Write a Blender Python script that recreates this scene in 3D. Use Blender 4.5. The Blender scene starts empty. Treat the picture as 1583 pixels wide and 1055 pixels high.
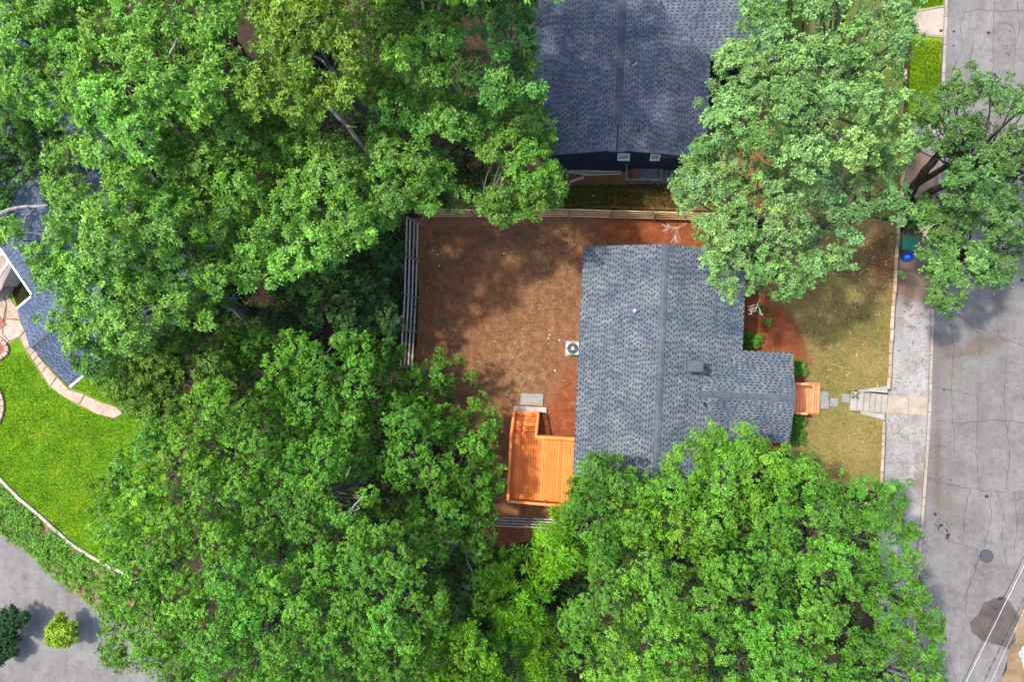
import bpy, bmesh, math, random
import numpy as np
from mathutils import Vector, Matrix, Quaternion
random.seed(7); rng = np.random.default_rng(7)
S = bpy.context.scene
COL = S.collection

# ------------------------------------------------------------------ camera
W0, H0, F = 1583.0, 1055.0, 1120.0
CAMH = 40.0
NADIR = (945.0, 556.0)
ncam = Vector(((NADIR[0]-W0/2)/F, -(NADIR[1]-H0/2)/F, -1)).normalized()
Q = ncam.rotation_difference(Vector((0, 0, -1)))
cam = bpy.data.cameras.new('camera'); camo = bpy.data.objects.new('camera', cam); COL.objects.link(camo)
camo.location = (0, 0, CAMH); camo.rotation_mode = 'QUATERNION'; camo.rotation_quaternion = Q
cam.sensor_width = 36; cam.lens = 36*F/W0; cam.clip_end = 2000; cam.clip_start = 0.1
S.camera = camo
S.render.resolution_x = 1024; S.render.resolution_y = 683

# ------------------------------------------------------------------ sky, sun, exposure
SUN_EL = math.radians(66)
SUN_TO = Vector((1, -0.42, 0)).normalized()          # the way shadows fall on the ground
world = bpy.data.worlds.new("World"); S.world = world; world.use_nodes = True
nt = world.node_tree; bg = nt.nodes['Background']
sky = nt.nodes.new('ShaderNodeTexSky'); sky.sky_type = 'NISHITA'; sky.sun_disc = False
sky.sun_elevation = SUN_EL
sky.sun_rotation = math.atan2(-SUN_TO.x, -SUN_TO.y)
sky.air_density = 1.0; sky.dust_density = 2.5; sky.ozone_density = 1.0
nt.links.new(sky.outputs[0], bg.inputs[0]); bg.inputs[1].default_value = 0.15
sl = bpy.data.lights.new('sun', 'SUN'); so = bpy.data.objects.new('sun', sl); COL.objects.link(so)
sl.energy = 2.0; sl.angle = math.radians(2.4); sl.color = (1.0, 0.94, 0.84)
sd = Vector((SUN_TO.x*math.cos(SUN_EL), SUN_TO.y*math.cos(SUN_EL), -math.sin(SUN_EL)))
so.rotation_mode = 'QUATERNION'; so.rotation_quaternion = Vector((0, 0, -1)).rotation_difference(sd)
S.view_settings.view_transform = 'Standard'; S.view_settings.look = 'None'
S.view_settings.exposure = 1.86; S.view_settings.gamma = 1.0; S.view_settings.use_curve_mapping = False
S.render.engine = 'CYCLES'
S.cycles.max_bounces = 6; S.cycles.diffuse_bounces = 3; S.cycles.transmission_bounces = 3

# ------------------------------------------------------------------ measuring: photo pixel at a known height -> place
QM = np.array(Q.to_matrix())
def P(px, py, z=0.0):
    d = QM @ np.array([(px-W0/2)/F, -(py-H0/2)/F, -1.0])
    t = (z-CAMH)/d[2]
    return Vector((d[0]*t, d[1]*t, z))
def Pn(px, py, z):
    d = np.stack([(px-W0/2)/F, -(py-H0/2)/F, -np.ones_like(px)], -1) @ QM.T
    t = (z-CAMH)/d[:, 2]
    return np.stack([d[:, 0]*t, d[:, 1]*t, z], -1)
def depth_scale(px, py, z):                           # metres per photo pixel there
    return (P(px+1, py, z)-P(px, py, z)).length

# ------------------------------------------------------------------ materials
def new_mat(name):
    m = bpy.data.materials.new(name); m.use_nodes = True
    n = m.node_tree.nodes; l = m.node_tree.links
    return m, n, l, n['Principled BSDF']
def node(n, typ, **kw):
    o = n.new(typ)
    for k, v in kw.items(): setattr(o, k, v)
    return o
def texco(n, l, scale=(1, 1, 1), world=True):
    if world:
        g = n.new('ShaderNodeNewGeometry'); src = g.outputs['Position']
    else:
        g = n.new('ShaderNodeTexCoord'); src = g.outputs['Object']
    mp = n.new('ShaderNodeMapping'); mp.inputs['Scale'].default_value = scale
    l.new(src, mp.inputs[0]); return mp.outputs[0]
def noise(n, l, co, scale, detail=4, rough=.6):
    t = n.new('ShaderNodeTexNoise'); t.inputs['Scale'].default_value = scale
    t.inputs['Detail'].default_value = detail; t.inputs['Roughness'].default_value = rough
    l.new(co, t.inputs['Vector']); return t.outputs['Fac']
def ramp(n, l, fac, stops):
    r = n.new('ShaderNodeValToRGB'); e = r.color_ramp.elements
    while len(e) < len(stops): e.new(.5)
    for i, (p, c) in enumerate(stops):
        e[i].position = p; e[i].color = (c if len(c) == 4 else (*c, 1))
    l.new(fac, r.inputs[0]); return r.outputs[0]
def mix(n, l, fac, a, b, mode='MIX'):
    m = n.new('ShaderNodeMix'); m.data_type = 'RGBA'; m.blend_type = mode
    for s, v in ((m.inputs['Factor'], fac), (m.inputs['A'], a), (m.inputs['B'], b)):
        if isinstance(v, (int, float)): s.default_value = v
        elif isinstance(v, tuple): s.default_value = (*v, 1) if len(v) == 3 else v
        else: l.new(v, s)
    return m.outputs['Result']
def mathn(n, l, op, a, b=None, clamp=False):
    m = n.new('ShaderNodeMath'); m.operation = op; m.use_clamp = clamp
    for s, v in zip(m.inputs, (a, b)):
        if v is None: continue
        if isinstance(v, (int, float)): s.default_value = v
        else: l.new(v, s)
    return m.outputs[0]
def bump(n, l, bsdf, h, strength=.4, dist=.02):
    b = n.new('ShaderNodeBump'); b.inputs['Strength'].default_value = strength; b.inputs['Distance'].default_value = dist
    l.new(h, b.inputs['Height']); l.new(b.outputs[0], bsdf.inputs['Normal'])

BRIGHT = {'orange_wood', 'porch_wood', 'glass', 'tan_wood', 'blue_plastic', 'green_plastic', 'tarp', 'metal_pale'}
def simple(name, c1, c2, scale=3, rough=.8, bscale=None, stretch=(1, 1, 1), metallic=0, world=True, attr=False, lo=.3, hi=.7):
    m, n, l, b = new_mat(name); kk = 1 if name in BRIGHT else .68
    c1 = tuple(c*kk for c in c1); c2 = tuple(c*kk for c in c2)
    co = texco(n, l, stretch, world)
    col = ramp(n, l, noise(n, l, co, scale, 5, .65), [(lo, c1), (hi, c2)])
    if attr:
        a = n.new('ShaderNodeAttribute'); a.attribute_name = 'tint'
        col = mix(n, l, 1.0, col, a.outputs['Color'], 'MULTIPLY')
    l.new(col, b.inputs['Base Color']); b.inputs['Roughness'].default_value = rough
    b.inputs['Metallic'].default_value = metallic
    if not metallic and rough > .5: b.inputs['Specular IOR Level'].default_value = .12
    if bscale: bump(n, l, b, noise(n, l, co, bscale, 4), .5, .01)
    return m
M = {}
M['white_trim'] = simple('white_trim', (.62, .62, .62), (.8, .8, .8), 2, .5)
M['navy_siding'] = simple('navy_siding', (.012, .02, .035), (.03, .042, .065), 4, .6)
M['house_siding'] = simple('house_siding', (.3, .31, .3), (.38, .39, .38), 3, .7)
M['cream_siding'] = simple('cream_siding', (.5, .46, .4), (.6, .56, .5), 3, .7)
M['glass'] = simple('glass', (.02, .025, .03), (.04, .05, .06), 1, .08)
M['orange_wood'] = simple('orange_wood', (.48, .118, .022), (.62, .172, .040), 1.1, .6, 30, (1, 1, 1), attr=True)
M['porch_wood'] = simple('porch_wood', (.50, .14, .055), (.62, .21, .09), 2.5, .6, 30, attr=True)
M['fence_wood'] = simple('fence_wood', (.26, .225, .2), (.56, .5, .45), 5, .85, 40, attr=True)
M['tan_wood'] = simple('tan_wood', (.3, .19, .09), (.5, .36, .2), 5, .85, 40, attr=True)
M['grey_wood'] = simple('grey_wood', (.1, .1, .11), (.2, .2, .22), 5, .85, 40)
M['lumber'] = simple('lumber', (.38, .33, .25), (.55, .5, .4), 5, .8, 40, attr=True)
M['concrete'] = simple('concrete', (.26, .235, .21), (.42, .385, .345), 2.2, .85, 60, attr=True)
M['concrete_walk'] = simple('concrete_walk', (.26, .21, .155), (.42, .36, .295), 1.8, .9, 60)
M['paver'] = simple('paver', (.18, .18, .165), (.27, .27, .25), 3, .9, 60, attr=True)
M['wall_stone'] = simple('wall_stone', (.3, .19, .11), (.52, .4, .28), 2.6, .9, 40, attr=True)
M['lawn_wall_stone'] = simple('lawn_wall_stone', (.28, .27, .2), (.47, .43, .35), 2.6, .9, 40, attr=True)
M['flagstone'] = simple('flagstone', (.28, .205, .15), (.45, .36, .285), 1.6, .85, 30, attr=True)
M['brick_red'] = simple('brick_red', (.2, .06, .045), (.36, .14, .11), 4, .9, 50, attr=True)
M['kerb'] = simple('kerb', (.2, .165, .14), (.4, .35, .31), 2, .9, 60, attr=True)
M['metal_dark'] = simple('metal_dark', (.03, .04, .055), (.055, .07, .09), 6, .6)
M['metal_pale'] = simple('metal_pale', (.27, .27, .265), (.36, .36, .35), 5, .45, metallic=.3)
M['black'] = simple('black', (.008, .009, .011), (.02, .02, .022), 6, .5)
M['iron'] = simple('iron', (.05, .05, .06), (.1, .095, .11), 14, .6, 60, metallic=.4)
M['green_plastic'] = simple('green_plastic', (.01, .13, .06), (.02, .19, .09), 5, .45)
M['blue_plastic'] = simple('blue_plastic', (.008, .07, .5), (.015, .12, .7), 5, .45)
M['tarp'] = simple('tarp', (.01, .12, .55), (.03, .22, .8), 5, .4, 8)
M['bark'] = simple('bark', (.12, .108, .09), (.36, .34, .3), 3, .9, 20, (1, 1, .3))
M['bark_mid'] = simple('bark_mid', (.07, .06, .05), (.2, .185, .16), 3, .9, 20, (1, 1, .3))
M['bark_dark'] = simple('bark_dark', (.03, .024, .02), (.08, .065, .055), 3, .9, 20, (1, 1, .3))
M['dead_wood'] = simple('dead_wood', (.25, .2, .155), (.45, .38, .32), 4, .9)
M['cable_black'] = simple('cable_black', (.012, .012, .014), (.02, .02, .02), 1, .5)
M['cable_pale'] = simple('cable_pale', (.55, .55, .53), (.68, .67, .64), 1, .4)
M['crack'] = simple('crack', (.022, .02, .02), (.05, .045, .043), 9, .95)
M['patch'] = simple('patch', (.058, .05, .05), (.12, .095, .085), 1.2, .95, 60)
M['white_stone'] = simple('white_stone', (.55, .52, .48), (.75, .72, .68), 20, .8)
M['gravel'] = None

def shingle_mat(name, dark, tint=(1, 1, 1)):
    m, n, l, b = new_mat(name)
    a = n.new('ShaderNodeAttribute'); a.attribute_name = 'tint'
    co = texco(n, l)
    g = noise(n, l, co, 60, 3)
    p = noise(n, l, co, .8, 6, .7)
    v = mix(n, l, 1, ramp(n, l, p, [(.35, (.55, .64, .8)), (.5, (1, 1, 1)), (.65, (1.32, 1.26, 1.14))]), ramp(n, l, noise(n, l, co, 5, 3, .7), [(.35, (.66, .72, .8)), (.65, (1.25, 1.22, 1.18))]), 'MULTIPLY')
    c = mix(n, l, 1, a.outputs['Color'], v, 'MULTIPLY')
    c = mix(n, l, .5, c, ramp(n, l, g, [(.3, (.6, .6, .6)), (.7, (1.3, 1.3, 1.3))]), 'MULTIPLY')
    l.new(c, b.inputs['Base Color']); b.inputs['Roughness'].default_value = .88
    return m
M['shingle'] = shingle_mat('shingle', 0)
M['roof_felt'] = simple('roof_felt', (.016, .021, .030), (.030, .039, .052), 9, .9)
M['roof_felt_dark'] = simple('roof_felt_dark', (.030, .035, .047), (.045, .052, .066), 9, .9)
M['ridge'] = simple('ridge', (.06, .074, .092), (.1, .118, .138), 3, .85, 60, attr=True)
M['ridge_dark'] = simple('ridge_dark', (.055, .058, .075), (.085, .09, .11), 3, .85, 60, attr=True)

def ground_mat():
    # 'mask' attribute: R bare red clay, G green grass, B pale straw
    m, n, l, b = new_mat('yard_earth')
    co = texco(n, l)
    big = noise(n, l, co, .45, 6, .65); mid = noise(n, l, co, 2.6, 6, .7); fine = noise(n, l, co, 13, 5, .75); vf = noise(n, l, co, 34, 3, .7)
    base = ramp(n, l, mid, [(.28, (.095, .040, .024)), (.5, (.155, .072, .037)), (.72, (.2, .112, .055))])
    base = mix(n, l, .75, base, ramp(n, l, fine, [(.3, (.4, .38, .4)), (.52, (1, 1, 1)), (.7, (1.9, 1.75, 1.45))]), 'MULTIPLY')
    clay = ramp(n, l, mid, [(.28, (.11, .030, .012)), (.5, (.165, .048, .019)), (.75, (.25, .085, .03))])
    clay = mix(n, l, .55, clay, ramp(n, l, fine, [(.3, (.45, .42, .4)), (.55, (1, 1, 1)), (.72, (1.4, 1.4, 1.4))]), 'MULTIPLY')
    grass = ramp(n, l, fine, [(.28, (.03, .04, .008)), (.5, (.07, .09, .018)), (.72, (.14, .16, .04))])
    straw = ramp(n, l, fine, [(.28, (.1, .07, .024)), (.5, (.185, .14, .05)), (.72, (.3, .24, .1))])
    a = n.new('ShaderNodeAttribute'); a.attribute_name = 'mask'
    sp = n.new('ShaderNodeSeparateColor'); l.new(a.outputs['Color'], sp.inputs[0])
    def fac(ch, lo=.35, w=5):
        s = mathn(n, l, 'ADD', sp.outputs[ch], mathn(n, l, 'MULTIPLY', mathn(n, l, 'SUBTRACT', mid, .5), .9))
        s = mathn(n, l, 'ADD', s, mathn(n, l, 'MULTIPLY', mathn(n, l, 'SUBTRACT', fine, .5), .8))
        return mathn(n, l, 'MULTIPLY', mathn(n, l, 'SUBTRACT', s, lo), w*.6, True)
    c = mix(n, l, fac(2), base, straw)
    c = mix(n, l, fac(1), c, grass)
    c = mix(n, l, fac(0), c, clay)
    c = mix(n, l, .45, c, ramp(n, l, big, [(.3, (.72, .72, .74)), (.7, (1.22, 1.2, 1.16))]), 'MULTIPLY')
    l.new(c, b.inputs['Base Color']); b.inputs['Roughness'].default_value = .95; b.inputs['Specular IOR Level'].default_value = .1
    bump(n, l, b, mathn(n, l, 'ADD', fine, vf), .6, .05)
    return m
M['yard'] = ground_mat()
def lawn_mat():
    m, n, l, b = new_mat('lawn_green')
    co = texco(n, l)
    f1 = noise(n, l, co, .8, 5, .6); f2 = noise(n, l, co, 14, 5, .75)
    c = ramp(n, l, f1, [(.3, (.045, .115, .006)), (.5, (.075, .165, .007)), (.7, (.125, .20, .009))])
    c = mix(n, l, .8, c, ramp(n, l, f2, [(.3, (.5, .55, .5)), (.7, (1.4, 1.35, 1.4))]), 'MULTIPLY')
    l.new(c, b.inputs['Base Color']); b.inputs['Roughness'].default_value = .9; b.inputs['Specular IOR Level'].default_value = .04
    bump(n, l, b, f2, .7, .04)
    return m
M['lawn'] = lawn_mat()
def asphalt_mat(name, c1, c2, speck=.5, stain_shade=(.70, .585, .50)):
    m, n, l, b = new_mat(name)
    co = texco(n, l)
    big = noise(n, l, co, .38, 7, .68); mid = noise(n, l, co, 1.7, 6, .75); fine = noise(n, l, co, 26, 3, .8)
    streak = noise(n, l, texco(n, l, (1.6, .06, 1)), .9, 4, .6)
    c = ramp(n, l, big, [(.32, c1), (.68, c2)])
    c = mix(n, l, .9, c, ramp(n, l, mid, [(.33, (.76, .72, .70)), (.5, (1, 1, 1)), (.67, (1.16, 1.17, 1.2))]), 'MULTIPLY')
    c = mix(n, l, .5, c, ramp(n, l, streak, [(.35, (.78, .76, .76)), (.65, (1.15, 1.14, 1.14))]), 'MULTIPLY')
    c = mix(n, l, speck, c, ramp(n, l, fine, [(.32, (.5, .5, .5)), (.68, (1.5, 1.5, 1.5))]), 'MULTIPLY')
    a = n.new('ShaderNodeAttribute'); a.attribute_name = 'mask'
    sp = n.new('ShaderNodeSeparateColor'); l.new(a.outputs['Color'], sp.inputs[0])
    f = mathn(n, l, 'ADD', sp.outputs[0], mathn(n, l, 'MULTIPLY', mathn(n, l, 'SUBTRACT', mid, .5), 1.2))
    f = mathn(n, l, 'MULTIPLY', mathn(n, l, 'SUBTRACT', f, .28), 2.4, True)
    c = mix(n, l, f, c, mix(n, l, 1, c, stain_shade, 'MULTIPLY'))  # masked tint: brown stains, and on the street painted tree shade too
    l.new(c, b.inputs['Base Color']); b.inputs['Roughness'].default_value = .93
    bump(n, l, b, fine, .4, .01)
    return m
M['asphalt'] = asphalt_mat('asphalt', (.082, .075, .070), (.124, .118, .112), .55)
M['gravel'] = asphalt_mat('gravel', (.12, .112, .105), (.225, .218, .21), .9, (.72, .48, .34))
M['driveway'] = asphalt_mat('driveway', (.2, .16, .125), (.27, .23, .185), .3)
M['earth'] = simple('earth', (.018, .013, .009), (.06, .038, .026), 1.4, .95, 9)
M['far_ground'] = simple('far_ground', (.03, .035, .015), (.07, .065, .035), .5, .95, 9)
M['bank_soil'] = simple('bank_soil', (.12, .09, .045), (.3, .2, .12), 1.2, .95, 9)
M['crushed_stone'] = simple('crushed_stone', (.15, .17, .2), (.5, .52, .56), 7, .8, 12, lo=.4, hi=.6)

def leaf_mat(name, trans=.22, spec=.16):
    m, n, l, b = new_mat(name)
    a = n.new('ShaderNodeAttribute'); a.attribute_name = 'tint'
    l.new(a.outputs['Color'], b.inputs['Base Color'])
    b.inputs['Roughness'].default_value = .5
    b.inputs['Specular IOR Level'].default_value = spec
    t = n.new('ShaderNodeBsdfTranslucent')
    l.new(mix(n, l, 1, a.outputs['Color'], (1.3, 1.2, .5), 'MULTIPLY'), t.inputs['Color'])
    ms = n.new('ShaderNodeMixShader'); ms.inputs[0].default_value = trans
    l.new(b.outputs[0], ms.inputs[1]); l.new(t.outputs[0], ms.inputs[2])
    l.new(ms.outputs[0], n['Material Output'].inputs['Surface'])
    return m
M['leaf'] = leaf_mat('leaf'); M['blade'] = leaf_mat('blade', .2, .03)

# ------------------------------------------------------------------ object helpers
def tag(o, label=None, cat=None, group=None, kind=None):
    if label: o['label'] = label
    if cat: o['category'] = cat
    if group: o['group'] = group
    if kind: o['kind'] = kind
    return o
def thing(name, label, cat, loc=(0, 0, 0), rz=0, group=None):
    o = bpy.data.objects.new(name, None); COL.objects.link(o); o.empty_display_size = .3
    o.location = loc; o.rotation_euler = (0, 0, rz)
    return tag(o, label, cat, group)
def link(name, me, parent=None, world=False):
    o = bpy.data.objects.new(name, me); COL.objects.link(o)
    if parent:
        o.parent = parent
        if world:
            o.matrix_parent_inverse = (Matrix.Translation(parent.location) @ parent.rotation_euler.to_matrix().to_4x4()).inverted()
    return o
def bobj(name, bm, mat, parent=None, world=False, tint=None):
    me = bpy.data.meshes.new(name); bm.to_mesh(me); bm.free(); me.materials.append(mat)
    t = tint if tint is not None else (1, 1, 1)
    a = me.color_attributes.new('tint', 'FLOAT_COLOR', 'POINT')
    a.data.foreach_set('color', np.tile(np.array([*t, 1.0], dtype=np.float32), len(me.vertices)))
    return link(name, me, parent, world)
def npmesh(name, verts, faces, mat, cols=None, attr='tint'):
    me = bpy.data.meshes.new(name)
    nv, nf, k = len(verts), len(faces), faces.shape[1]
    me.vertices.add(nv); me.vertices.foreach_set('co', verts.astype(np.float32).ravel())
    me.loops.add(nf*k); me.loops.foreach_set('vertex_index', faces.astype(np.int32).ravel())
    me.polygons.add(nf); me.polygons.foreach_set('loop_start', np.arange(0, nf*k, k, dtype=np.int32))
    me.update(calc_edges=True)
    if cols is not None:
        a = me.color_attributes.new(attr, 'FLOAT_COLOR', 'POINT')
        c = np.ones((nv, 4), np.float32); c[:, :3] = cols; a.data.foreach_set('color', c.ravel())
    me.materials.append(mat)
    return me
def box(bm, x0, x1, y0, y1, z0, z1, bev=0):
    r = bmesh.ops.create_cube(bm, size=1, matrix=Matrix.Translation(((x0+x1)/2, (y0+y1)/2, (z0+z1)/2)) @ Matrix.Diagonal((x1-x0, y1-y0, z1-z0, 1)))
    if bev: bmesh.ops.bevel(bm, geom=list({e for v in r['verts'] for e in v.link_edges}), offset=bev, segments=1, affect='EDGES')
def beam(bm, a, b, w, h, bev=0):
    a = Vector(a); b = Vector(b); d = b-a; L = d.length
    q = d.to_track_quat('X', 'Z').to_matrix().to_4x4()
    r = bmesh.ops.create_cube(bm, size=1, matrix=Matrix.Translation((a+b)/2) @ q @ Matrix.Diagonal((L, w, h, 1)))
    if bev: bmesh.ops.bevel(bm, geom=list({e for v in r['verts'] for e in v.link_edges}), offset=bev, segments=1, affect='EDGES')
def cyl(bm, c, r, h, seg=16, r2=None):
    bmesh.ops.create_cone(bm, cap_ends=True, segments=seg, radius1=r, radius2=r if r2 is None else r2, depth=h, matrix=Matrix.Translation((c[0], c[1], c[2]+h/2)))
def tube(bm, pts, rads, seg=5):
    prev = None; n = len(pts); pts = [Vector(p) for p in pts]
    for i, p in enumerate(pts):
        d = (pts[min(i+1, n-1)]-pts[max(i-1, 0)]).normalized()
        e1 = d.orthogonal().normalized() if prev is None else (pe - d*pe.dot(d)).normalized()
        pe = e1; e2 = d.cross(e1)
        ring = [bm.verts.new(p+(e1*math.cos(6.2832*j/seg)+e2*math.sin(6.2832*j/seg))*rads[i]) for j in range(seg)]
        if prev:
            for j in range(seg): bm.faces.new((prev[j], prev[(j+1) % seg], ring[(j+1) % seg], ring[j]))
        prev = ring
    bm.faces.new(prev)
def prism(bm, pts, z0, z1):
    b = [bm.verts.new((p[0], p[1], z0)) for p in pts]; t = [bm.verts.new((p[0], p[1], z1)) for p in pts]
    n = len(pts); bm.faces.new(t); bm.faces.new(b[::-1])
    for i in range(n): bm.faces.new((b[i], b[(i+1) % n], t[(i+1) % n], t[i]))
    bmesh.ops.recalc_face_normals(bm, faces=bm.faces)
def jitter(s=.12): 
    k = 1+random.uniform(-s, s); return (k, k*random.uniform(.97, 1.03), k*random.uniform(.95, 1.05))

def rough_poly(pts, step, amp):
    out = []
    for i in range(len(pts)):
        a = Vector(pts[i]); b = Vector(pts[(i+1) % len(pts)]); d = b-a; k = max(1, int(d.length/step))
        nrm = Vector((-d.y, d.x)).normalized() if d.length else Vector((0, 0))
        for j in range(k):
            out.append(a+d*(j/k)+nrm*random.uniform(-amp, amp)*(0 if amp == 0 else 1))
    return out
def sheet(name, poly, z, mat, blobs=(), base=(0, 0, 0), step=.5, amp=0, parent=None, thick=0, edge_step=.5, zf=None):
    """ground sheet with a fine inner grid; blobs = (x, y, rx, ry, (r,g,b)) set where each cover grows"""
    pts = rough_poly([Vector((p[0], p[1])) for p in poly], edge_step, amp)
    bm = bmesh.new(); vs = [bm.verts.new((p.x, p.y, z)) for p in pts]
    es = [bm.edges.new((vs[i], vs[(i+1) % len(vs)])) for i in range(len(vs))]
    bmesh.ops.triangle_fill(bm, use_beauty=True, use_dissolve=False, edges=es)
    xs = [p.x for p in pts]; ys = [p.y for p in pts]
    x = math.ceil(min(xs)/step)*step
    while x < max(xs):
        bmesh.ops.bisect_plane(bm, geom=bm.verts[:]+bm.edges[:]+bm.faces[:], plane_co=(x, 0, 0), plane_no=(1, 0, 0)); x += step
    y = math.ceil(min(ys)/step)*step
    while y < max(ys):
        bmesh.ops.bisect_plane(bm, geom=bm.verts[:]+bm.edges[:]+bm.faces[:], plane_co=(0, y, 0), plane_no=(0, 1, 0)); y += step
    for f in bm.faces:
        if f.normal.z < 0: f.normal_flip()
    if zf:
        for v in bm.verts: v.co.z = zf(v.co.x, v.co.y)
    if thick:
        bmesh.ops.solidify(bm, geom=bm.faces[:], thickness=thick)
    me = bpy.data.meshes.new(name); bm.to_mesh(me); bm.free(); me.materials.append(mat)
    n = len(me.vertices); co = np.empty(n*3, np.float32); me.vertices.foreach_get('co', co); co = co.reshape(-1, 3)
    c = np.ones((n, 4), np.float32); c[:, :3] = base
    for bx, by, rx, ry, col in blobs:
        g = np.exp(-(((co[:, 0]-bx)/rx)**2+((co[:, 1]-by)/ry)**2))[:, None]
        c[:, :3] = c[:, :3]*(1-g)+np.array(col)*g
    a = me.color_attributes.new('mask', 'FLOAT_COLOR', 'POINT'); a.data.foreach_set('color', c.ravel())
    o = link(name, me, parent)
    return o
def pxpoly(pts, z): return [P(x, y, z) for x, y in pts]
def pxblob(px, py, rx, ry, z, col):
    p = P(px, py, z); s = depth_scale(px, py, z)
    return (p.x, p.y, rx*s, ry*s, col)

# ------------------------------------------------------------------ ground
ZS = -0.9                                             # street level; the yards are the zero level
WALL = [(1400, 200), (1394, 300), (1389, 350), (1384, 430), (1378, 520), (1373, 600), (1368, 655), (1363, 735), (1356, 900), (1350, 1080)]
wallw = [P(x, y, 0) for x, y in WALL]
def line_ext(a, b, L): d = (b-a).normalized(); return b+d*L
# sheet that reaches the horizon, with the yard terrace standing on it
tag(sheet('ground', [(-600, -600), (600, -600), (600, 600), (-600, 600)], ZS-.06, M['far_ground'], step=300, edge_step=2000), kind='structure')
LW = [(-60, 690), (0, 739), (24, 765), (55, 790), (90, 822), (112, 842), (150, 866), (230, 905)]   # low wall below the left lawn
lww = [P(x, y, 0) for x, y in LW]
terr = [line_ext(wallw[1], wallw[0], 60)] + wallw + [line_ext(wallw[-2], wallw[-1], 45)]
terr += [P(300, 1500, 0), P(330, 1000, 0)] + lww[::-1] + [line_ext(lww[1], lww[0], 30), P(-1400, 300, 0), P(-1200, -1400, 0)]
ni = [P(x, y, 0) for x, y in [(1373, 600.5), (1313, 605), (1313, 637), (1368, 646)]]
i0 = 1+5
terr[i0+1:i0+1] = ni
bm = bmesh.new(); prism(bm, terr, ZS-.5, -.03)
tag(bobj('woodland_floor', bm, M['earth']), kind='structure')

# back yard: dead grass with bare clay
back = [(640, 338), (700, 324), (880, 322), (1150, 330), (1194, 345), (1192, 470), (1200, 560), (1215, 690), (1190, 712), (1000, 735), (890, 745), (870, 830), (745, 850), (735, 700), (640, 590), (646, 460)]
bl = [pxblob(1040, 355, 110, 26, 0, (1, 0, 0)), pxblob(1110, 372, 70, 30, 0, (1, 0, 0)), pxblob(950, 352, 22, 14, 0, (.8, 0, 0)),
      pxblob(872, 640, 26, 55, 0, (1, 0, 0)), pxblob(880, 590, 14, 40, 0, (.9, 0, 0)), pxblob(850, 655, 30, 20, 0, (.95, 0, 0)),
      pxblob(1170, 500, 45, 90, 0, (1, 0, 0)), pxblob(1190, 640, 60, 80, 0, (.9, 0, 0)), pxblob(790, 820, 40, 30, 0, (.55, .0, .1)),
      pxblob(780, 530, 90, 70, 0, (.12, .22, .42)), pxblob(800, 590, 60, 30, 0, (.15, .15, .45)), pxblob(840, 450, 60, 70, 0, (.1, .1, .36)),
      pxblob(810, 395, 60, 10, 0, (.1, 0, .55)), pxblob(880, 370, 30, 25, 0, (.35, 0, .35)), pxblob(720, 480, 50, 50, 0, (.1, .2, .1)),
      pxblob(700, 370, 60, 40, 0, (.42, 0, 0)), pxblob(665, 440, 22, 60, 0, (.42, 0, 0)), pxblob(760, 750, 20, 90, 0, (.5, .1, 0))]
tag(sheet('back_yard', pxpoly(back, 0), 0, M['yard'], bl, (.12, .05, .08), step=.4, amp=.08), kind='structure')
# front yard: straw-coloured lawn with clay beside the house
front = [(1192, 330), (1300, 325), (1388, 345), (1383, 430), (1377, 520), (1373, 600), (1313, 605), (1313, 637), (1368, 646), (1367, 655), (1362, 735), (1360, 762), (1250, 745), (1214, 700), (1200, 560), (1190, 470)]
fb = [pxblob(1205, 500, 24, 55, 0, (.9, 0, .3)), pxblob(1228, 540, 26, 30, 0, (.95, 0, .1)), pxblob(1215, 560, 20, 20, 0, (1, 0, 0)),
      pxblob(1330, 500, 50, 60, 0, (0, .50, .6)), pxblob(1350, 560, 25, 20, 0, (.25, .2, .9)), pxblob(1270, 520, 30, 30, 0, (0, .42, .9)),
      pxblob(1290, 590, 40, 16, 0, (.0, .45, .8)), pxblob(1270, 680, 30, 30, 0, (0, .40, .85)), pxblob(1330, 690, 40, 30, 0, (.1, .30, .9)),
      pxblob(1280, 470, 60, 18, 0, (.1, .15, 1)), pxblob(1240, 645, 12, 14, 0, (.9, .0, 0)), pxblob(1360, 400, 30, 60, 0, (.5, .1, .35)), pxblob(1300, 370, 60, 25, 0, (.45, 0, .7)),
      pxblob(1235, 600, 12, 60, 0, (.85, 0, 0))]
tag(sheet('front_lawn', pxpoly(front, 0), .004, M['yard'], fb, (.06, .46, .68), step=.4, amp=.05), kind='structure')
# strip of shaded rough grass behind the fence, up to the neighbour's wall
nb = [(860, 200), (1010, 196), (1196, 200), (1196, 342), (1150, 328), (880, 320), (700, 322), (690, 300), (760, 200)]
nbb = [pxblob(930, 300, 50, 16, 0, (0, .75, 0)), pxblob(1000, 300, 40, 20, 0, (.0, .5, 0)), pxblob(1050, 310, 40, 14, 0, (.15, .35, 0)), pxblob(900, 270, 40, 10, 0, (.2, .1, 0))]
tag(sheet('side_grass', pxpoly(nb, 0), .002, M['yard'], nbb, (.1, .42, 0), step=.5, amp=.04), kind='structure')
tag(sheet('side_lawn', pxpoly([(1196, -200), (1400, -200), (1397, 180), (1393, 300), (1386, 335), (1196, 340)], 0), .003, M['yard'], [pxblob(1300, 300, 80, 60, 0, (.1, .2, .8))], (0, .8, .5), step=.8, amp=.04), kind='structure')
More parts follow.
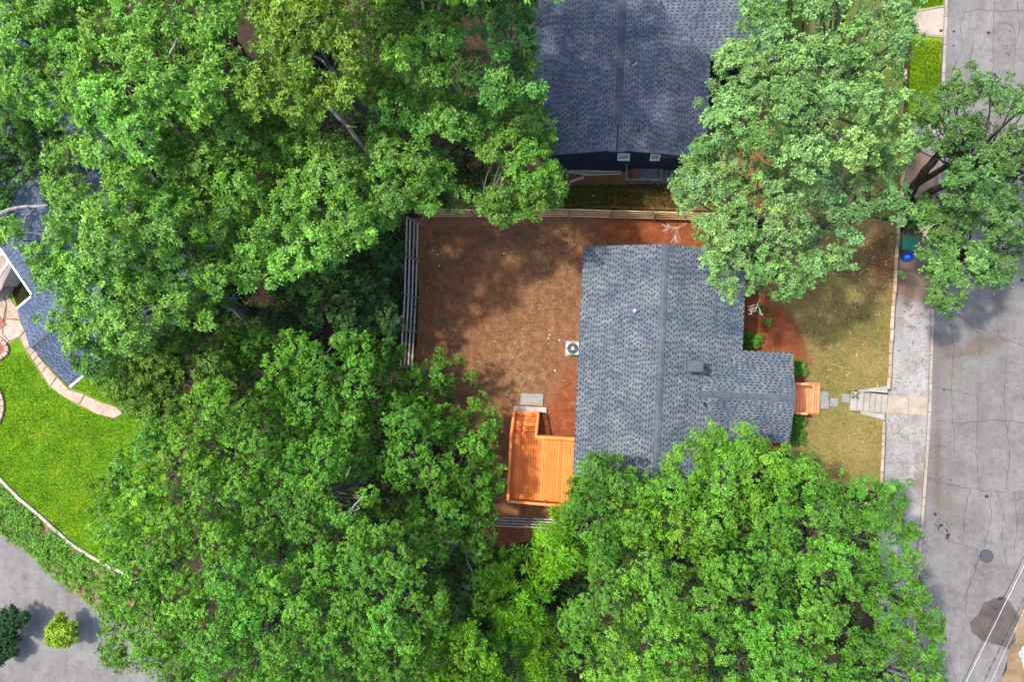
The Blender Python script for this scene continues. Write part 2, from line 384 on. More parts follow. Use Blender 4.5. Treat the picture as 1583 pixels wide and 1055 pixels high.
# lawn by the upper street
ul = [(1200, -420), (1462, -420), (1458, 40), (1452, 130), (1452, 210), (1420, 330), (1399, 335), (1398, 100)]
tag(sheet('verge_lawn', pxpoly(ul, ZS), ZS-.02, M['lawn'], step=1.2, amp=.03), kind='structure')
bm = bmesh.new(); prism(bm, pxpoly([(1404, 20), (1430, 16), (1461, 11), (1459, 55), (1432, 52), (1404, 44)], ZS), ZS-.1, ZS+.01)
tag(bobj('driveway', bm, M['driveway']), kind='structure')
for nm, e in (('upper', [(1404, 18), (1430, 14), (1461, 9)]), ('lower', [(1404, 46), (1432, 54), (1459, 57)])):
    bm = bmesh.new(); pts = [P(x, y, ZS+.01) for x, y in e]
    for i in range(2): beam(bm, pts[i], pts[i+1], .1, .06, .01)
    tag(bobj('driveway_edge', bm, M['kerb']), kind='structure')
# gravel strip between wall and kerb
gs = [(1400, 190), (1462, 190), (1452, 300), (1442, 450), (1438, 560), (1434, 660), (1428, 760), (1421, 850), (1405, 1080), (1350, 1080), (1356, 900), (1363, 735), (1368, 655), (1373, 600), (1378, 520), (1384, 430), (1389, 350), (1394, 300)]
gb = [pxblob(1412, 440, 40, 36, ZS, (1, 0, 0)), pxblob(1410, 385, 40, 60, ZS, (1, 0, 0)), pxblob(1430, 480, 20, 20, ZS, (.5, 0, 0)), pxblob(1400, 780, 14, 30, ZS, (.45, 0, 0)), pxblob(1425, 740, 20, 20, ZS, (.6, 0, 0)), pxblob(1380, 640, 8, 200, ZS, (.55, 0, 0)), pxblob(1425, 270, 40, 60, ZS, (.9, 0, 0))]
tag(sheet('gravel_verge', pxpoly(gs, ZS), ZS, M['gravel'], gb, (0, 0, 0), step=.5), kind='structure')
# street
st = [(1462, -500), (1462, 0), (1452, 260), (1441, 480), (1436, 640), (1428, 760), (1421, 850), (1405, 1080), (1380, 1500), (1480, 1500), (1543, 1062), (1553, 1035), (1567, 990), (1574, 960), (1584, 930), (1620, 880), (1750, 500), (1760, -500)]
sb = [pxblob(1490, 545, 30, 12, ZS, (1, 0, 0)), pxblob(1525, 530, 24, 20, ZS, (1, 0, 0)), pxblob(1448, 700, 8, 150, ZS, (.7, 0, 0)), pxblob(1500, 600, 40, 40, ZS, (.35, 0, 0)), pxblob(1450, 590, 14, 80, ZS, (.5, 0, 0)),  # first two blobs paint the street trees' shade into the asphalt colour
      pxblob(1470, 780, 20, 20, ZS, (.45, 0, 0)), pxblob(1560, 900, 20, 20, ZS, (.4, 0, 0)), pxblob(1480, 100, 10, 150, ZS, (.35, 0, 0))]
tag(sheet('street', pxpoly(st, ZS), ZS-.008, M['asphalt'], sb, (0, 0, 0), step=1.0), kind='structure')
pt = [(1530, 931), (1552, 921), (1562, 936), (1575, 950), (1577, 975), (1571, 990), (1560, 1004), (1540, 998), (1517, 990), (1501, 979), (1500, 963), (1511, 950), (1520, 934)]
tag(sheet('road_patch', pxpoly(pt, ZS), ZS-.002, M['patch'], step=1, amp=.06, edge_step=.25), kind='structure')
vg = [(1543, 1062), (1553, 1035), (1567, 990), (1574, 960), (1584, 930), (1620, 880), (1750, 500), (1900, 500), (1900, 1500), (1480, 1500)]
tag(sheet('far_verge', pxpoly(vg, ZS), ZS, M['bank_soil'], step=3, amp=.12), kind='structure')
cs = [(1573, 1010), (1590, 985), (1660, 960), (1660, 1090), (1600, 1090), (1588, 1040)]
tag(sheet('crushed_stone_bed', pxpoly(cs, ZS), ZS+.006, M['crushed_stone'], step=1, amp=.1, edge_step=.3), kind='structure')
# left lawn, bank and lane
lawn = [(-400, 300), (0, 420), (12, 434), (28, 478), (46, 536), (106, 598), (140, 560), (240, 620), (260, 760), (200, 890), (150, 866), (112, 842), (90, 822), (55, 790), (24, 765), (0, 739), (-60, 690), (-500, 480)]
tag(sheet('lawn', pxpoly(lawn, 0), 0, M['lawn'], step=1.2), kind='structure')
def bankz(x, y): return 0
bank = lww[::-1] + [line_ext(lww[1], lww[0], 20), P(-420, 560, 0)]
lane = [(-500, 620), (0, 822), (45, 850), (100, 905), (152, 945), (250, 980), (300, 1500), (-900, 1500)]
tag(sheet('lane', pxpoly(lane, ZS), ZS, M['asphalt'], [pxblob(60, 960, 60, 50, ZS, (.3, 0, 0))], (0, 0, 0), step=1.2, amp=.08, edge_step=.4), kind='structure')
bm = bmesh.new()
lo = [(-420, 640), (-60, 797), (0, 824), (20, 838), (45, 854), (70, 880), (100, 907), (150, 943), (240, 985)]
hi = [(-380, 560)] + LW
vh = [bm.verts.new(P(x, y, -.06)) for x, y in hi]; vl = [bm.verts.new(P(x, y, ZS+.01)) for x, y in lo]
for i in range(8): bm.faces.new((vl[i], vl[i+1], vh[i+1], vh[i]))
bmesh.ops.subdivide_edges(bm, edges=bm.edges[:], cuts=4, use_grid_fill=True)
for v in bm.verts: v.co.z += random.uniform(-.03, .03)
tag(bobj('bank', bm, M['bank_soil']), kind='structure')

# ------------------------------------------------------------------ kerb, low walls
def polyline_pieces(pts, L):
    out = []; acc = [pts[0]]; segs = []
    tot = [0]
    for i in range(1, len(pts)): tot.append(tot[-1]+(pts[i]-pts[i-1]).length)
    n = int(tot[-1]/L)
    def at(s):
        for i in range(1, len(pts)):
            if s <= tot[i]: return pts[i-1].lerp(pts[i], (s-tot[i-1])/(tot[i]-tot[i-1]))
        return pts[-1]
    return [(at(i*tot[-1]/n), at((i+1)*tot[-1]/n)) for i in range(n)]
def pieces(name, parent, pts, L, w, z0, z1, mat, gap=.015, jit=.1, ww=0):
    for a, b in polyline_pieces(pts, L):
        d = (b-a).normalized(); nn = Vector((-d.y, d.x, 0)); off = nn*random.uniform(-ww, ww)
        a2 = a+d*gap/2+off; b2 = b-d*gap/2+off; h = z1+random.uniform(-ww, ww)*.5
        bm = bmesh.new(); a2.z = b2.z = (z0+h)/2
        beam(bm, a2, b2, w*random.uniform(1-ww*2, 1+ww*2), h-z0, .012)
        bobj(name, bm, mat, parent, tint=jitter(jit))
kp = [P(x, y, ZS) for x, y in [(1463, -60), (1462, 0), (1452, 260), (1441, 480), (1436, 640), (1428, 760), (1421, 850), (1411, 1000), (1406, 1080)]]
kerb = thing('kerb', None, None); kerb['kind'] = 'structure'
pieces('kerb_stone', kerb, kp, 1.5, .15, ZS-.1, ZS+.11, M['kerb'], .02, .08, .006)
rw = thing('retaining_wall', 'low tan retaining wall of long stones between the front lawn and the gravel verge', 'wall')
pieces('wall_stone', rw, [P(x, y, 0) for x, y in [(1399, 215), (1394, 300), (1389, 350), (1384, 430), (1378, 520), (1373.5, 602)]], .62, .17, ZS-.05, .05, M['wall_stone'], .02, .2, .02)
pieces('wall_stone', rw, [P(x, y, 0) for x, y in [(1367, 652), (1363, 735), (1356, 900), (1350, 1060)]], .62, .15, ZS-.05, .05, M['wall_stone'], .02, .2, .02)
lw = thing('garden_wall', 'narrow weathered stone wall curving along the lower edge of the bright green lawn', 'wall')
pieces('wall_stone', lw, lww, .8, .2, -.75, .12, M['lawn_wall_stone'], .02, .16, .03)

# ------------------------------------------------------------------ front walk and concrete steps
walk = thing('front_walk', None, None); walk['kind'] = 'structure'
for q in ([(1373, 612), (1404, 613), (1403, 641), (1370, 640)], [(1405, 613), (1434, 615), (1432, 642), (1404, 641)]):
    bm = bmesh.new(); prism(bm, pxpoly(q, ZS), ZS-.06, ZS+.035); bobj('slab', bm, M['concrete_walk'], walk)
steps = thing('front_steps', 'pale concrete front steps cut into the bank between lawn and street walk', 'steps')
tx = [1314.5, 1325, 1334.5, 1344, 1353, 1362, 1371.5]
for i in range(6):
    z = -.02-i*.145; x0, x1 = tx[i], tx[i+1]
    s0 = (x0-1314)/57; s1 = (x1-1314)/57
    q = [(x0+1.5-s0*.5, 605+s0*5), (x1+1.5, 605+s1*5), (x1-1.2, 635+s1*5), (x0-1.2, 635+s0*5)]
    q = [P(x, y, z) for x, y in q]; cx = sum((p.x for p in q))/4; cy = sum((p.y for p in q))/4
    bm = bmesh.new(); prism(bm, q, z-.5, z)
    bmesh.ops.bevel(bm, geom=[e for e in bm.edges if abs(e.verts[0].co.z-z) < .001 and abs(e.verts[1].co.z-z) < .001], offset=.02, segments=2, affect='EDGES')
    bobj('tread', bm, M['concrete'], steps, tint=jitter(.06))
for q in ([(1325, 604), (1349, 600), (1372, 597), (1372, 608), (1350, 606), (1330, 606.5)], [(1329, 635), (1345, 638), (1368, 640.5), (1367, 650), (1350, 645), (1331, 641)]):
    bm = bmesh.new(); prism(bm, pxpoly(q, .05), ZS, .06); bobj('cheek_wall', bm, M['concrete'], steps, tint=(.95, .95, .93))
def paver(px, py, label):
    p = P(px, py, .03); t = .0
    bm = bmesh.new(); box(bm, -.21, .21, -.22, .22, -.03, .02, .008)
    o = bobj('stepping_stone', bm, M['paver'], tint=jitter(.08)); o.location = (p.x, p.y, .03); o.rotation_euler.z = -.045+random.uniform(-.03, .03)
    tag(o, label, 'paving stone', 'square stepping stones between porch and front steps')
paver(1274.5, 612.5, 'square grey stepping stone at the porch steps, upper of the touching pair')
paver(1275, 625.8, 'square grey stepping stone at the porch steps, lower of the touching pair')
paver(1289.5, 622.5, 'square grey stepping stone lying alone midway along the front path')
paver(1307, 615.8, 'square grey stepping stone lying nearest the concrete front steps')

# ------------------------------------------------------------------ roofs
LIGHT = np.array([.066, .080, .091]); MIDC = np.array([.165, .2, .25])
def shingles(name, parent, O, U, V, ulen, vlen, keep=None, light=LIGHT, spread=.17, course=.145, wild=0):
    """courses run along U (ridge direction), climb along V; teeth proud of a darker base"""
    O = np.array(O); U = np.array(U); V = np.array(V); N = np.cross(U, V); N /= np.linalg.norm(N)
    if N[2] < 0: N = -N
    vs = []; fs = []; cs = []
    nc = int(vlen/course)
    def quad(u0, u1, v0, v1, h0, h1, c):
        b = len(vs)
        for (u, v, h) in ((u0, v0, h0), (u1, v0, h0), (u1, v1, h1), (u0, v1, h1)):
            vs.append(O+U*u+V*v+N*h)
        fs.append((b, b+1, b+2, b+3)); cs.extend([c]*4)
    for i in range(nc):
        v0 = i*vlen/nc; cw = vlen/nc; u = -random.uniform(0, .3)
        while u < ulen:
            L = random.choice((.2, .25, .28, .33)); t = L*random.uniform(.5, .66)
            a, b_ = max(0, u), min(ulen, u+L)
            if b_-a > .03:
                mid = O+U*(a+b_)/2+V*(v0+cw/2)
                if keep is None or keep(mid):
                    k = 1+random.uniform(-spread, spread)
                    c = light*k*np.array([random.uniform(.93, 1.06), 1, random.uniform(.95, 1.1)])
                    quad(a, b_-.004, v0+cw*.42, v0+cw*.99, .010, .006, c)
                    a2 = min(b_, a+t)
                    quad(a, a2, v0, v0+cw*.42, .020, .0105, c*random.uniform(.96, 1.12))
                    quad(a, a2, v0-.002, v0, .002, .020, c*.8)
            u += L
    o = link(name, npmesh(name, np.array(vs), np.array(fs), M['shingle'], np.array(cs)), parent)
    o['kind'] = 'stuff'
    return o
def gable(parent, x0, x1, y0, y1, ze, zr, axis='y', felt='roof_felt', ridge='ridge', light=LIGHT, keep=None, spread=.17, cap=(0, 1), capw=.3, ridge_keep=None, piece=1.25):
    """two slopes meeting in a ridge along axis; slabs, shingles, ridge caps as parts"""
    sw = (lambda x, y: (x, y)) if axis == 'y' else (lambda x, y: (y, x))
    if axis == 'x': x0, x1, y0, y1 = y0, y1, x0, x1       # now width is x, ridge along y (in swapped frame)
    xm = (x0+x1)/2; th = .14
    def V3(x, y, z): a, b = sw(x, y); return Vector((a, b, z))
    for s, xe in ((-1, x0), (1, x1)):
        bm = bmesh.new()
        q = [V3(xe, y0, ze), V3(xm, y0, zr), V3(xm, y1, zr), V3(xe, y1, ze)]
        t = [bm.verts.new(p) for p in q]; b = [bm.verts.new(p-Vector((0, 0, th))) for p in q]
        bm.faces.new(t); bm.faces.new(b[::-1])
        for i in range(4): bm.faces.new((b[i], b[(i+1) % 4], t[(i+1) % 4], t[i]))
        bmesh.ops.recalc_face_normals(bm, faces=bm.faces)
        ro = bobj('roof_slope', bm, M[felt], parent)
        Vd = V3(xm, y0, zr)-V3(xe, y0, ze); vl = Vd.length; Vd /= vl
        Ud = (V3(xe, y1, ze)-V3(xe, y0, ze)); ul = Ud.length; Ud /= ul
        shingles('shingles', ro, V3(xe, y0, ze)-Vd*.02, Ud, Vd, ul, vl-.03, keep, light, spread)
    L = y1-y0; a0 = y0+L*cap[0]; a1 = y0+L*cap[1]; n = max(1, int((a1-a0)/piece)); sl = (zr-ze)/(xm-x0)
    for i in range(n):
        ya = a0+(a1-a0)*i/n+.006; yb = a0+(a1-a0)*(i+1)/n-.006
        if ridge_keep and not ridge_keep(V3(xm, (ya+yb)/2, zr)): continue
        bm = bmesh.new(); top = zr+.045; w = capw/2
        pr = [(-w, top-w*sl), (0, top), (w, top-w*sl), (w, top-w*sl-.03), (0, top-.03), (-w, top-w*sl-.03)]
        A = [bm.verts.new(V3(xm+p, ya, z)) for p, z in pr]; B = [bm.verts.new(V3(xm+p, yb, z)) for p, z in pr]
        for j in range(6): bm.faces.new((A[j], A[(j+1) % 6], B[(j+1) % 6], B[j]))
        bm.faces.new(A[::-1]); bm.faces.new(B); bmesh.ops.recalc_face_normals(bm, faces=bm.faces)
        bobj('ridge_cap', bm, M[ridge], parent, tint=jitter(.13))
def walls(parent, x0, x1, y0, y1, ze, zr, axis, mat, name='wall', z0=0, oh=.35):
    if axis == 'y':
        pr = [(x0+oh, z0), (x1-oh, z0), (x1-oh, ze-.12+oh*.3), ((x0+x1)/2, zr-.16), (x0+oh, ze-.12+oh*.3)]
        f = lambda a, z, t: Vector((a, t, z)); t0, t1 = y0+oh, y1-oh
    else:
        pr = [(y0+oh, z0), (y1-oh, z0), (y1-oh, ze-.12+oh*.3), ((y0+y1)/2, zr-.16), (y0+oh, ze-.12+oh*.3)]
        f = lambda a, z, t: Vector((t, a, z)); t0, t1 = x0+oh, x1-oh
    bm = bmesh.new(); A = [bm.verts.new(f(a, z, t0)) for a, z in pr]; B = [bm.verts.new(f(a, z, t1)) for a, z in pr]
    for j in range(5): bm.faces.new((A[j], A[(j+1) % 5], B[(j+1) % 5], B[j]))
    bm.faces.new(A[::-1]); bm.faces.new(B); bmesh.ops.recalc_face_normals(bm, faces=bm.faces)
    return bobj(name, bm, mat, parent)
def window(parent, x, y, z, w, h, facing, frame_mat=None):
    """facing: 's','n','e','w'"""
    nx, ny = {'s': (0, -1), 'n': (0, 1), 'e': (1, 0), 'w': (-1, 0)}[facing]
    def bx(bm, a0, a1, z0, z1, d0, d1):
        if ny: box(bm, x+a0, x+a1, min(y+ny*d0, y+ny*d1), max(y+ny*d0, y+ny*d1), z+z0, z+z1)
        else: box(bm, min(x+nx*d0, x+nx*d1), max(x+nx*d0, x+nx*d1), y+a0, y+a1, z+z0, z+z1)
    bm = bmesh.new(); t = .08
    bx(bm, -w/2, w/2, h-t, h, -.02, .09); bx(bm, -w/2, w/2, 0, t, -.02, .12)
    bx(bm, -w/2, -w/2+t, t, h-t, -.02, .08); bx(bm, w/2-t, w/2, t, h-t, -.02, .08); bx(bm, -w/2+t, w/2-t, h/2-.02, h/2+.02, -.02, .05)
    fr = bobj('window', bm, frame_mat or M['white_trim'], parent)
    bm = bmesh.new(); bx(bm, -w/2+t, w/2-t, t, h-t, -.01, .025); bobj('pane', bm, M['glass'], fr)

def frame(px_o, z, deg):
    """a house frame: origin at the place seen at px_o, turned by deg"""
    o = P(*px_o, z); return o, math.radians(deg)
def local(o, rz, p):                                # world -> local xy
    d = Vector((p.x-o.x, p.y-o.y)); c, s = math.cos(-rz), math.sin(-rz)
    return Vector((d.x*c-d.y*s, d.x*s+d.y*c))

# ---- the house
ZE, ZR = 2.95, 4.4
ang = math.radians(-2.7)
ho = P(1020, 558, 0); ho = Vector((ho.x, ho.y, 0))
HL = lambda px, py, z: local(ho, ang, P(px, py, z))
xl = (HL(903, 381, ZE).x + HL(889, 670, ZE).x)/2; xr = HL(1149, 500, ZE).x
yt = HL(903, 381, ZE).y; yb = HL(950, 742, ZE).y
house = thing('house', 'single storey house with blue grey shingle roof and a front gable, amid the trees', 'house', ho, ang)
ex1 = HL(1225, 610, ZE+.2).x; ey1 = HL(1200, 544.5, ZE).y; ey0 = HL(1200, 685.5, ZE).y
ezr = ZE+(ey1-ey0)/2*(ZR-ZE)/((xr-xl)/2); slope = (ZR-ZE)/((xr-xl)/2)
exin = xr-(ezr-ZE)/slope
def main_z(x): return ZE+(xr-x)*slope if x > (xl+xr)/2 else ZE+(x-xl)*slope
def ext_z(y): return ezr-abs(y-(ey0+ey1)/2)*slope
def keep_main(p): return not (p[0] > exin-.3 and ey0 < p[1] < ey1 and ext_z(p[1]) > main_z(p[0])+.004)
def keep_ext(p): return p[0] > xr or p[2] > main_z(p[0])-.004
gable(house, xl, xr, yb, yt, ZE, ZR, 'y', keep=keep_main, capw=.31)
# the front gable's slabs stop at the valley
ym = (ey0+ey1)/2
for ya in (ey0, ey1):
    bm = bmesh.new(); e = .006
    q = [Vector((xr, ya, ZE+e)), Vector((ex1, ya, ZE+e)), Vector((ex1, ym, ezr+e)), Vector((exin, ym, ezr+e))]
    t = [bm.verts.new(p) for p in q]; b = [bm.verts.new(p-Vector((0, 0, .12))) for p in q]
    bm.faces.new(t); bm.faces.new(b[::-1])
    for i in range(4): bm.faces.new((b[i], b[(i+1) % 4], t[(i+1) % 4], t[i]))
    bmesh.ops.recalc_face_normals(bm, faces=bm.faces)
    ro = bobj('roof_slope', bm, M['roof_felt'], house)
    V_ = Vector((0, ym-ya, ezr-ZE)); vl = V_.length; V_ /= vl
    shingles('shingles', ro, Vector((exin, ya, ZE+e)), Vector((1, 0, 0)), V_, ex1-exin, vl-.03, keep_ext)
n = 4
for i in range(n):
    xa = exin+.1+(ex1-exin-.1)*i/n; xb = exin+.1+(ex1-exin-.1)*(i+1)/n-.01; w = .15; top = ezr+.03
    bm = bmesh.new(); pr = [(-w, top-w*slope), (0, top), (w, top-w*slope), (w, top-w*slope-.03), (0, top-.03), (-w, top-w*slope-.03)]
    A = [bm.verts.new((xa, ym+p, z)) for p, z in pr]; B = [bm.verts.new((xb, ym+p, z)) for p, z in pr]
    for j in range(6): bm.faces.new((A[j], A[(j+1) % 6], B[(j+1) % 6], B[j]))
    bm.faces.new(A[::-1]); bm.faces.new(B); bmesh.ops.recalc_face_normals(bm, faces=bm.faces)
    bobj('ridge_cap', bm, M['ridge'], house, tint=jitter(.1))
walls(house, xl, xr, yb, yt, ZE, ZR, 'y', M['house_siding'])
walls(house, (xl+xr)/2, ex1, ey0, ey1, ZE, ezr, 'x', M['house_siding'])
bm = bmesh.new(); dy = ym-.1; box(bm, ex1-.35, ex1-.29, dy-.47, dy+.47, .6, 2.7); dr = bobj('door', bm, M['orange_wood'], house)
window(house, ex1-.35, ey1-1.0, 1.2, .8, 1.2, 'e'); window(house, xr-.35, yt-2.2, 1.1, 1.2, 1.3, 'e'); window(house, xr-.35, yt-4.6, 1.1, 1.0, 1.3, 'e')
window(house, xl+.35, yt-2.0, 1.1, 1.0, 1.2, 'w'); window(house, xl+.35, yt-5.5, 1.4, .8, .8, 'w')
for xe, s in ((xl, -1), (xr, 1)):                 # drip edge
    bm = bmesh.new()
    if s < 0: box(bm, xe-.03, xe-.004, yb, yt, ZE-.15, ZE-.012)
    else: box(bm, xe+.004, xe+.03, ey1+.06, yt, ZE-.15, ZE-.012)
    bobj('fascia', bm, M['metal_dark'], house)
# chimney box with cap
c = HL(1073.5, 566, 4.55); cz = main_z(c.x)
bm = bmesh.new(); box(bm, c.x-.34, c.x+.34, c.y-.22, c.y+.22, cz-.3, 4.72); ch = bobj('chimney', bm, M['metal_dark'], house)
bm = bmesh.new(); box(bm, c.x-.42, c.x+.42, c.y-.30, c.y+.30, 4.722, 4.77, .012); bobj('chimney_cap', bm, M['metal_dark'], ch)
bm = bmesh.new(); box(bm, c.x-.37, c.x+.37, c.y-.25, c.y+.25, 4.772, 4.79); bobj('chimney_cap', bm, M['ridge'], ch)
c = HL(982, 480, 4.2); cz = main_z(c.x)
bm = bmesh.new(); cyl(bm, (c.x, c.y, cz-.05), .05, .38, 10); cyl(bm, (c.x, c.y, cz-.02), .1, .05, 12, .06); bobj('vent_pipe', bm, M['white_trim'], house)
# ---- heat pump beside the back wall
ac = P(885.5, 539, .7); act = thing('air_conditioner', 'pale square air conditioner with dark top fan, standing against the back wall', 'air conditioner', (ac.x, ac.y, 0), ang)
bm = bmesh.new(); box(bm, -.45, .45, -.42, .42, 0, .06); bobj('pad', bm, M['concrete'], act)
bm = bmesh.new(); box(bm, -.37, .37, -.35, .35, .06, .72, .05); bobj('casing', bm, M['metal_pale'], act)
bm = bmesh.new(); cyl(bm, (0, 0, .722), .31, .012, 28); bobj('fan_opening', bm, M['black'], act)
bm = bmesh.new()
for k in range(3):
    a = k*2.094+.6
    vs_ = [bm.verts.new((math.cos(a+da)*r, math.sin(a+da)*r, .742+dz)) for r, da, dz in ((.07, -.5, 0), (.235, -.28, .0), (.235, .5, .03), (.07, .5, .02))]
    bm.faces.new(vs_)
bobj('fan', bm, M['metal_dark'], act)
bm = bmesh.new(); cyl(bm, (0, 0, .745), .09, .03, 14); bobj('hub', bm, M['metal_pale'], act)
bm = bmesh.new()
for r in (.14, .2, .26, .29):
    pts = [(math.cos(t*6.2832/20)*r, math.sin(t*6.2832/20)*r, .775) for t in range(21)]
    tube(bm, pts, [.004]*21, 3)
for k in range(6): tube(bm, [(math.cos(k*1.047)*.05, math.sin(k*1.047)*.05, .775), (math.cos(k*1.047)*.29, math.sin(k*1.047)*.29, .75)], [.004]*2, 3)
bobj('grille', bm, M['metal_dark'], act)

# ---- deck
DZ = .85
dk = thing('deck', 'orange stained wooden back deck with railings and short stairs down to the yard', 'deck', P(835, 720, 0), ang)
dl = lambda px, py, z: local(dk.location, ang, P(px, py, z))
x0 = dl(791.5, 720, DZ).x; x1 = dl(889, 720, DZ).x; y0 = dl(835, 774, DZ).y; y1a = dl(860, 676, DZ).y; y1 = dl(815, 668, DZ).y; xs = dl(831, 668, DZ).x
nb_ = int((x1-x0)/.142); bw = (x1-x0)/nb_
for i in range(nb_):
    xa = x0+i*bw; top = y1 if xa+bw < xs+.05 else y1a
    bm = bmesh.new(); box(bm, xa+.005, xa+bw-.007, y0, top, DZ-.035, DZ+random.uniform(-.002, .002), .004); bobj('deck_board', bm, M['orange_wood'], dk, tint=jitter(.16))
bm = bmesh.new()
for yy in (y0+.05, (y0+y1a)/2, y1a-.05): box(bm, x0+.02, x1, yy-.02, yy+.02, DZ-.22, DZ-.037)
box(bm, x0+.012, x0+.05, y0+.08, y1-.02, DZ-.22, DZ-.037); bobj('joist_frame', bm, M['orange_wood'], dk, tint=(.6, .6, .6))
for (px_, py_) in ((x0+.1, y0+.1), (x0+.1, (y0+y1)/2), (x0+.1, y1-.1), (x1-.3, y0+.1), (xs, y1a-.1), (xs, y0+.1)):
    bm = bmesh.new(); box(bm, px_-.045, px_+.045, py_-.045, py_+.045, 0, DZ-.225); bobj('support_post', bm, M['orange_wood'], dk, tint=(.7, .7, .7))
def rail(parent, pts, h, mat, capw=.14, pitch=.13, posts=True, name='rail_cap'):
    pts = [Vector(p) for p in pts]
    for i in range(len(pts)-1):
        a, b = pts[i], pts[i+1]; d = b-a; L = d.length; u = d/L; Z = Vector((0, 0, 1))
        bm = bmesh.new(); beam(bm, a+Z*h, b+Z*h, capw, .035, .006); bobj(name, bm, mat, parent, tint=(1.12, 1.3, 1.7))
        bm = bmesh.new(); beam(bm, a+Z*(h-.07), b+Z*(h-.07), .04, .08); bobj('top_rail', bm, mat, parent, tint=(.9, .9, .9))
        bm = bmesh.new(); beam(bm, a+Z*.1, b+Z*.1, .04, .06); bobj('bottom_rail', bm, mat, parent, tint=(.9, .9, .9))
        n = int(L/pitch)
        for k in range(1, n):
            p = a+d*k/n; bm = bmesh.new(); box(bm, p.x-.017, p.x+.017, p.y-.017, p.y+.017, p.z+.13, p.z+h-.11); bobj('baluster', bm, mat, parent, tint=jitter(.1))
    for p in pts if posts else ():
        bm = bmesh.new(); box(bm, p.x-.045, p.x+.045, p.y-.045, p.y+.045, p.z-.05, p.z+h-.02); bobj('rail_post', bm, mat, parent)
H = 1.0
rail(dk, [(x0, y1-.02, DZ), (x0, (y0+y1)/2, DZ), (x0, y0, DZ), ((x0+x1)/2+.2, y0, DZ), (x1, y0, DZ)], H, M['orange_wood'])
rail(dk, [(xs, y1a+.05, DZ), (x1-.05, y1a+.05, DZ)], H, M['orange_wood'])
sb_y = dl(815, 637, .2).y; ns = 4; run = (sb_y-y1)/ns
for i in range(ns):
    z = DZ-(i+1)*DZ/(ns+1); ya = y1+i*run+.01
    for k in range(2):
        bm = bmesh.new(); box(bm, x0+.04, xs-.03, ya+k*run/2, ya+(k+1)*run/2-.008, z-.035, z, .004); bobj('tread_board', bm, M['orange_wood'], dk, tint=jitter(.1))
for xx in (x0, xs):
    bm = bmesh.new(); beam(bm, (xx+.03 if xx == x0 else xx-.0, y1, DZ-.16), (xx+.03 if xx == x0 else xx, sb_y, .05), .04, .22); bobj('stringer', bm, M['orange_wood'], dk, tint=(.85, .85, .85))
    rail(dk, [(xx, y1-.02 if xx == x0 else y1a+.05, DZ), (xx, sb_y, .12)], H if xx == x0 else .95, M['orange_wood'], capw=.12, posts=(xx == xs))
# pale step and grey pad at the stair foot
a = P(794, 632.5, .15); b = P(845, 632.5, .15)
bm = bmesh.new(); beam(bm, Vector((a.x, a.y, .08)), Vector((b.x, b.y-.07, .08)), .3, .15, .02)
tag(bobj('stone_step', bm, M['concrete'], tint=(1.15, 1.1, 1.1)), 'long pale stone step lying across the foot of the deck stairs', 'step')
bm = bmesh.new(); prism(bm, pxpoly([(805, 608.5), (840, 609.5), (839, 628), (804, 626)], .1), 0, .07)
tag(bobj('concrete_pad', bm, M['paver'], tint=(1.2, 1.15, 1.15)), 'rectangular grey concrete pad on the dead grass beyond the deck stairs', 'pad')

# ---- front porch stairs
pz = .62
ps = thing('porch_steps', 'reddish orange wooden porch steps with short rails under the front gable', 'steps', P(1247, 616, 0), ang)
pl = lambda px, py, z: local(ps.location, ang, P(px, py, z))
px0 = pl(1222, 616, pz).x; px1 = pl(1267.5, 616, .12).x; py0 = pl(1247, 640, .4).y; py1 = pl(1247, 592, .4).y
npb = 10; bwid = (px1-px0)/npb
for i in range(npb):
    z = pz if i < 4 else pz-((i-4)//2+1)*.155
    bm = bmesh.new(); box(bm, px0+i*bwid, px0+(i+1)*bwid-.014, py0, py1, z-.035, z, .004); bobj('porch_board', bm, M['porch_wood'], ps, tint=jitter(.1))
for yy in (py0+.04, py1-.08):
    bm = bmesh.new(); beam(bm, (px0+4*bwid, yy+.02, pz-.18), (px1-.03, yy+.02, .06), .04, .2); bobj('stringer', bm, M['porch_wood'], ps, tint=(.7, .7, .7))
    rail(ps, [(px0+.05, yy+.02, pz), (px0+4*bwid, yy+.02, pz)], .9, M['porch_wood'], capw=.11)

# ------------------------------------------------------------------ fences: posts and rails
def fence(t, pts, rails, h, mat, post_every=2.35, lean=0, w=.05, rh=.14, ph=.1, flat=False):
    pts = [Vector((p.x, p.y, 0)) for p in pts]
    for i in range(len(pts)-1):
        a, b = pts[i], pts[i+1]; d = b-a; L = d.length; u = d/L; nn = Vector((-u.y, u.x, 0)); n = max(1, round(L/post_every))
        for k in range(n+1):
            if k == n and i < len(pts)-2: continue
            p = a+d*k/n; bm = bmesh.new(); beam(bm, p-Vector((0, 0, .05)), p+nn*lean*1.02+Vector((0, 0, h+.06)), ph, ph, .01)
            bobj('fence_post', bm, mat, t, world=True, tint=tuple(.7*c for c in jitter(.15)))
        for k in range(n):
            for j in range(rails):
                z = h*(.14+.84*j/(rails-1)); o = nn*(lean*z/h)+nn*.05
                p = a+d*k/n+o; q = a+d*(k+1)/n+o; bm = bmesh.new()
                beam(bm, p+Vector((0, 0, z+random.uniform(-.02, .02)))+u*.012, q+Vector((0, 0, z+random.uniform(-.02, .02)))-u*.012, w, rh, .008)
                bobj('fence_rail', bm, mat, t, world=True, tint=jitter(.22))
f0 = P(650, 345, 0); f1 = P(647, 460, 0); f2 = P(641, 566, 0)
t = thing('side_fence', 'weathered grey rail fence leaning outward along the left side of the back yard', 'fence', f0)
fence(t, [f2, f1, f0], 4, 1.6, M['fence_wood'], 2.3, .3, .08, .08)
a = P(664, 337, 0); b = P(1147, 345, 0)
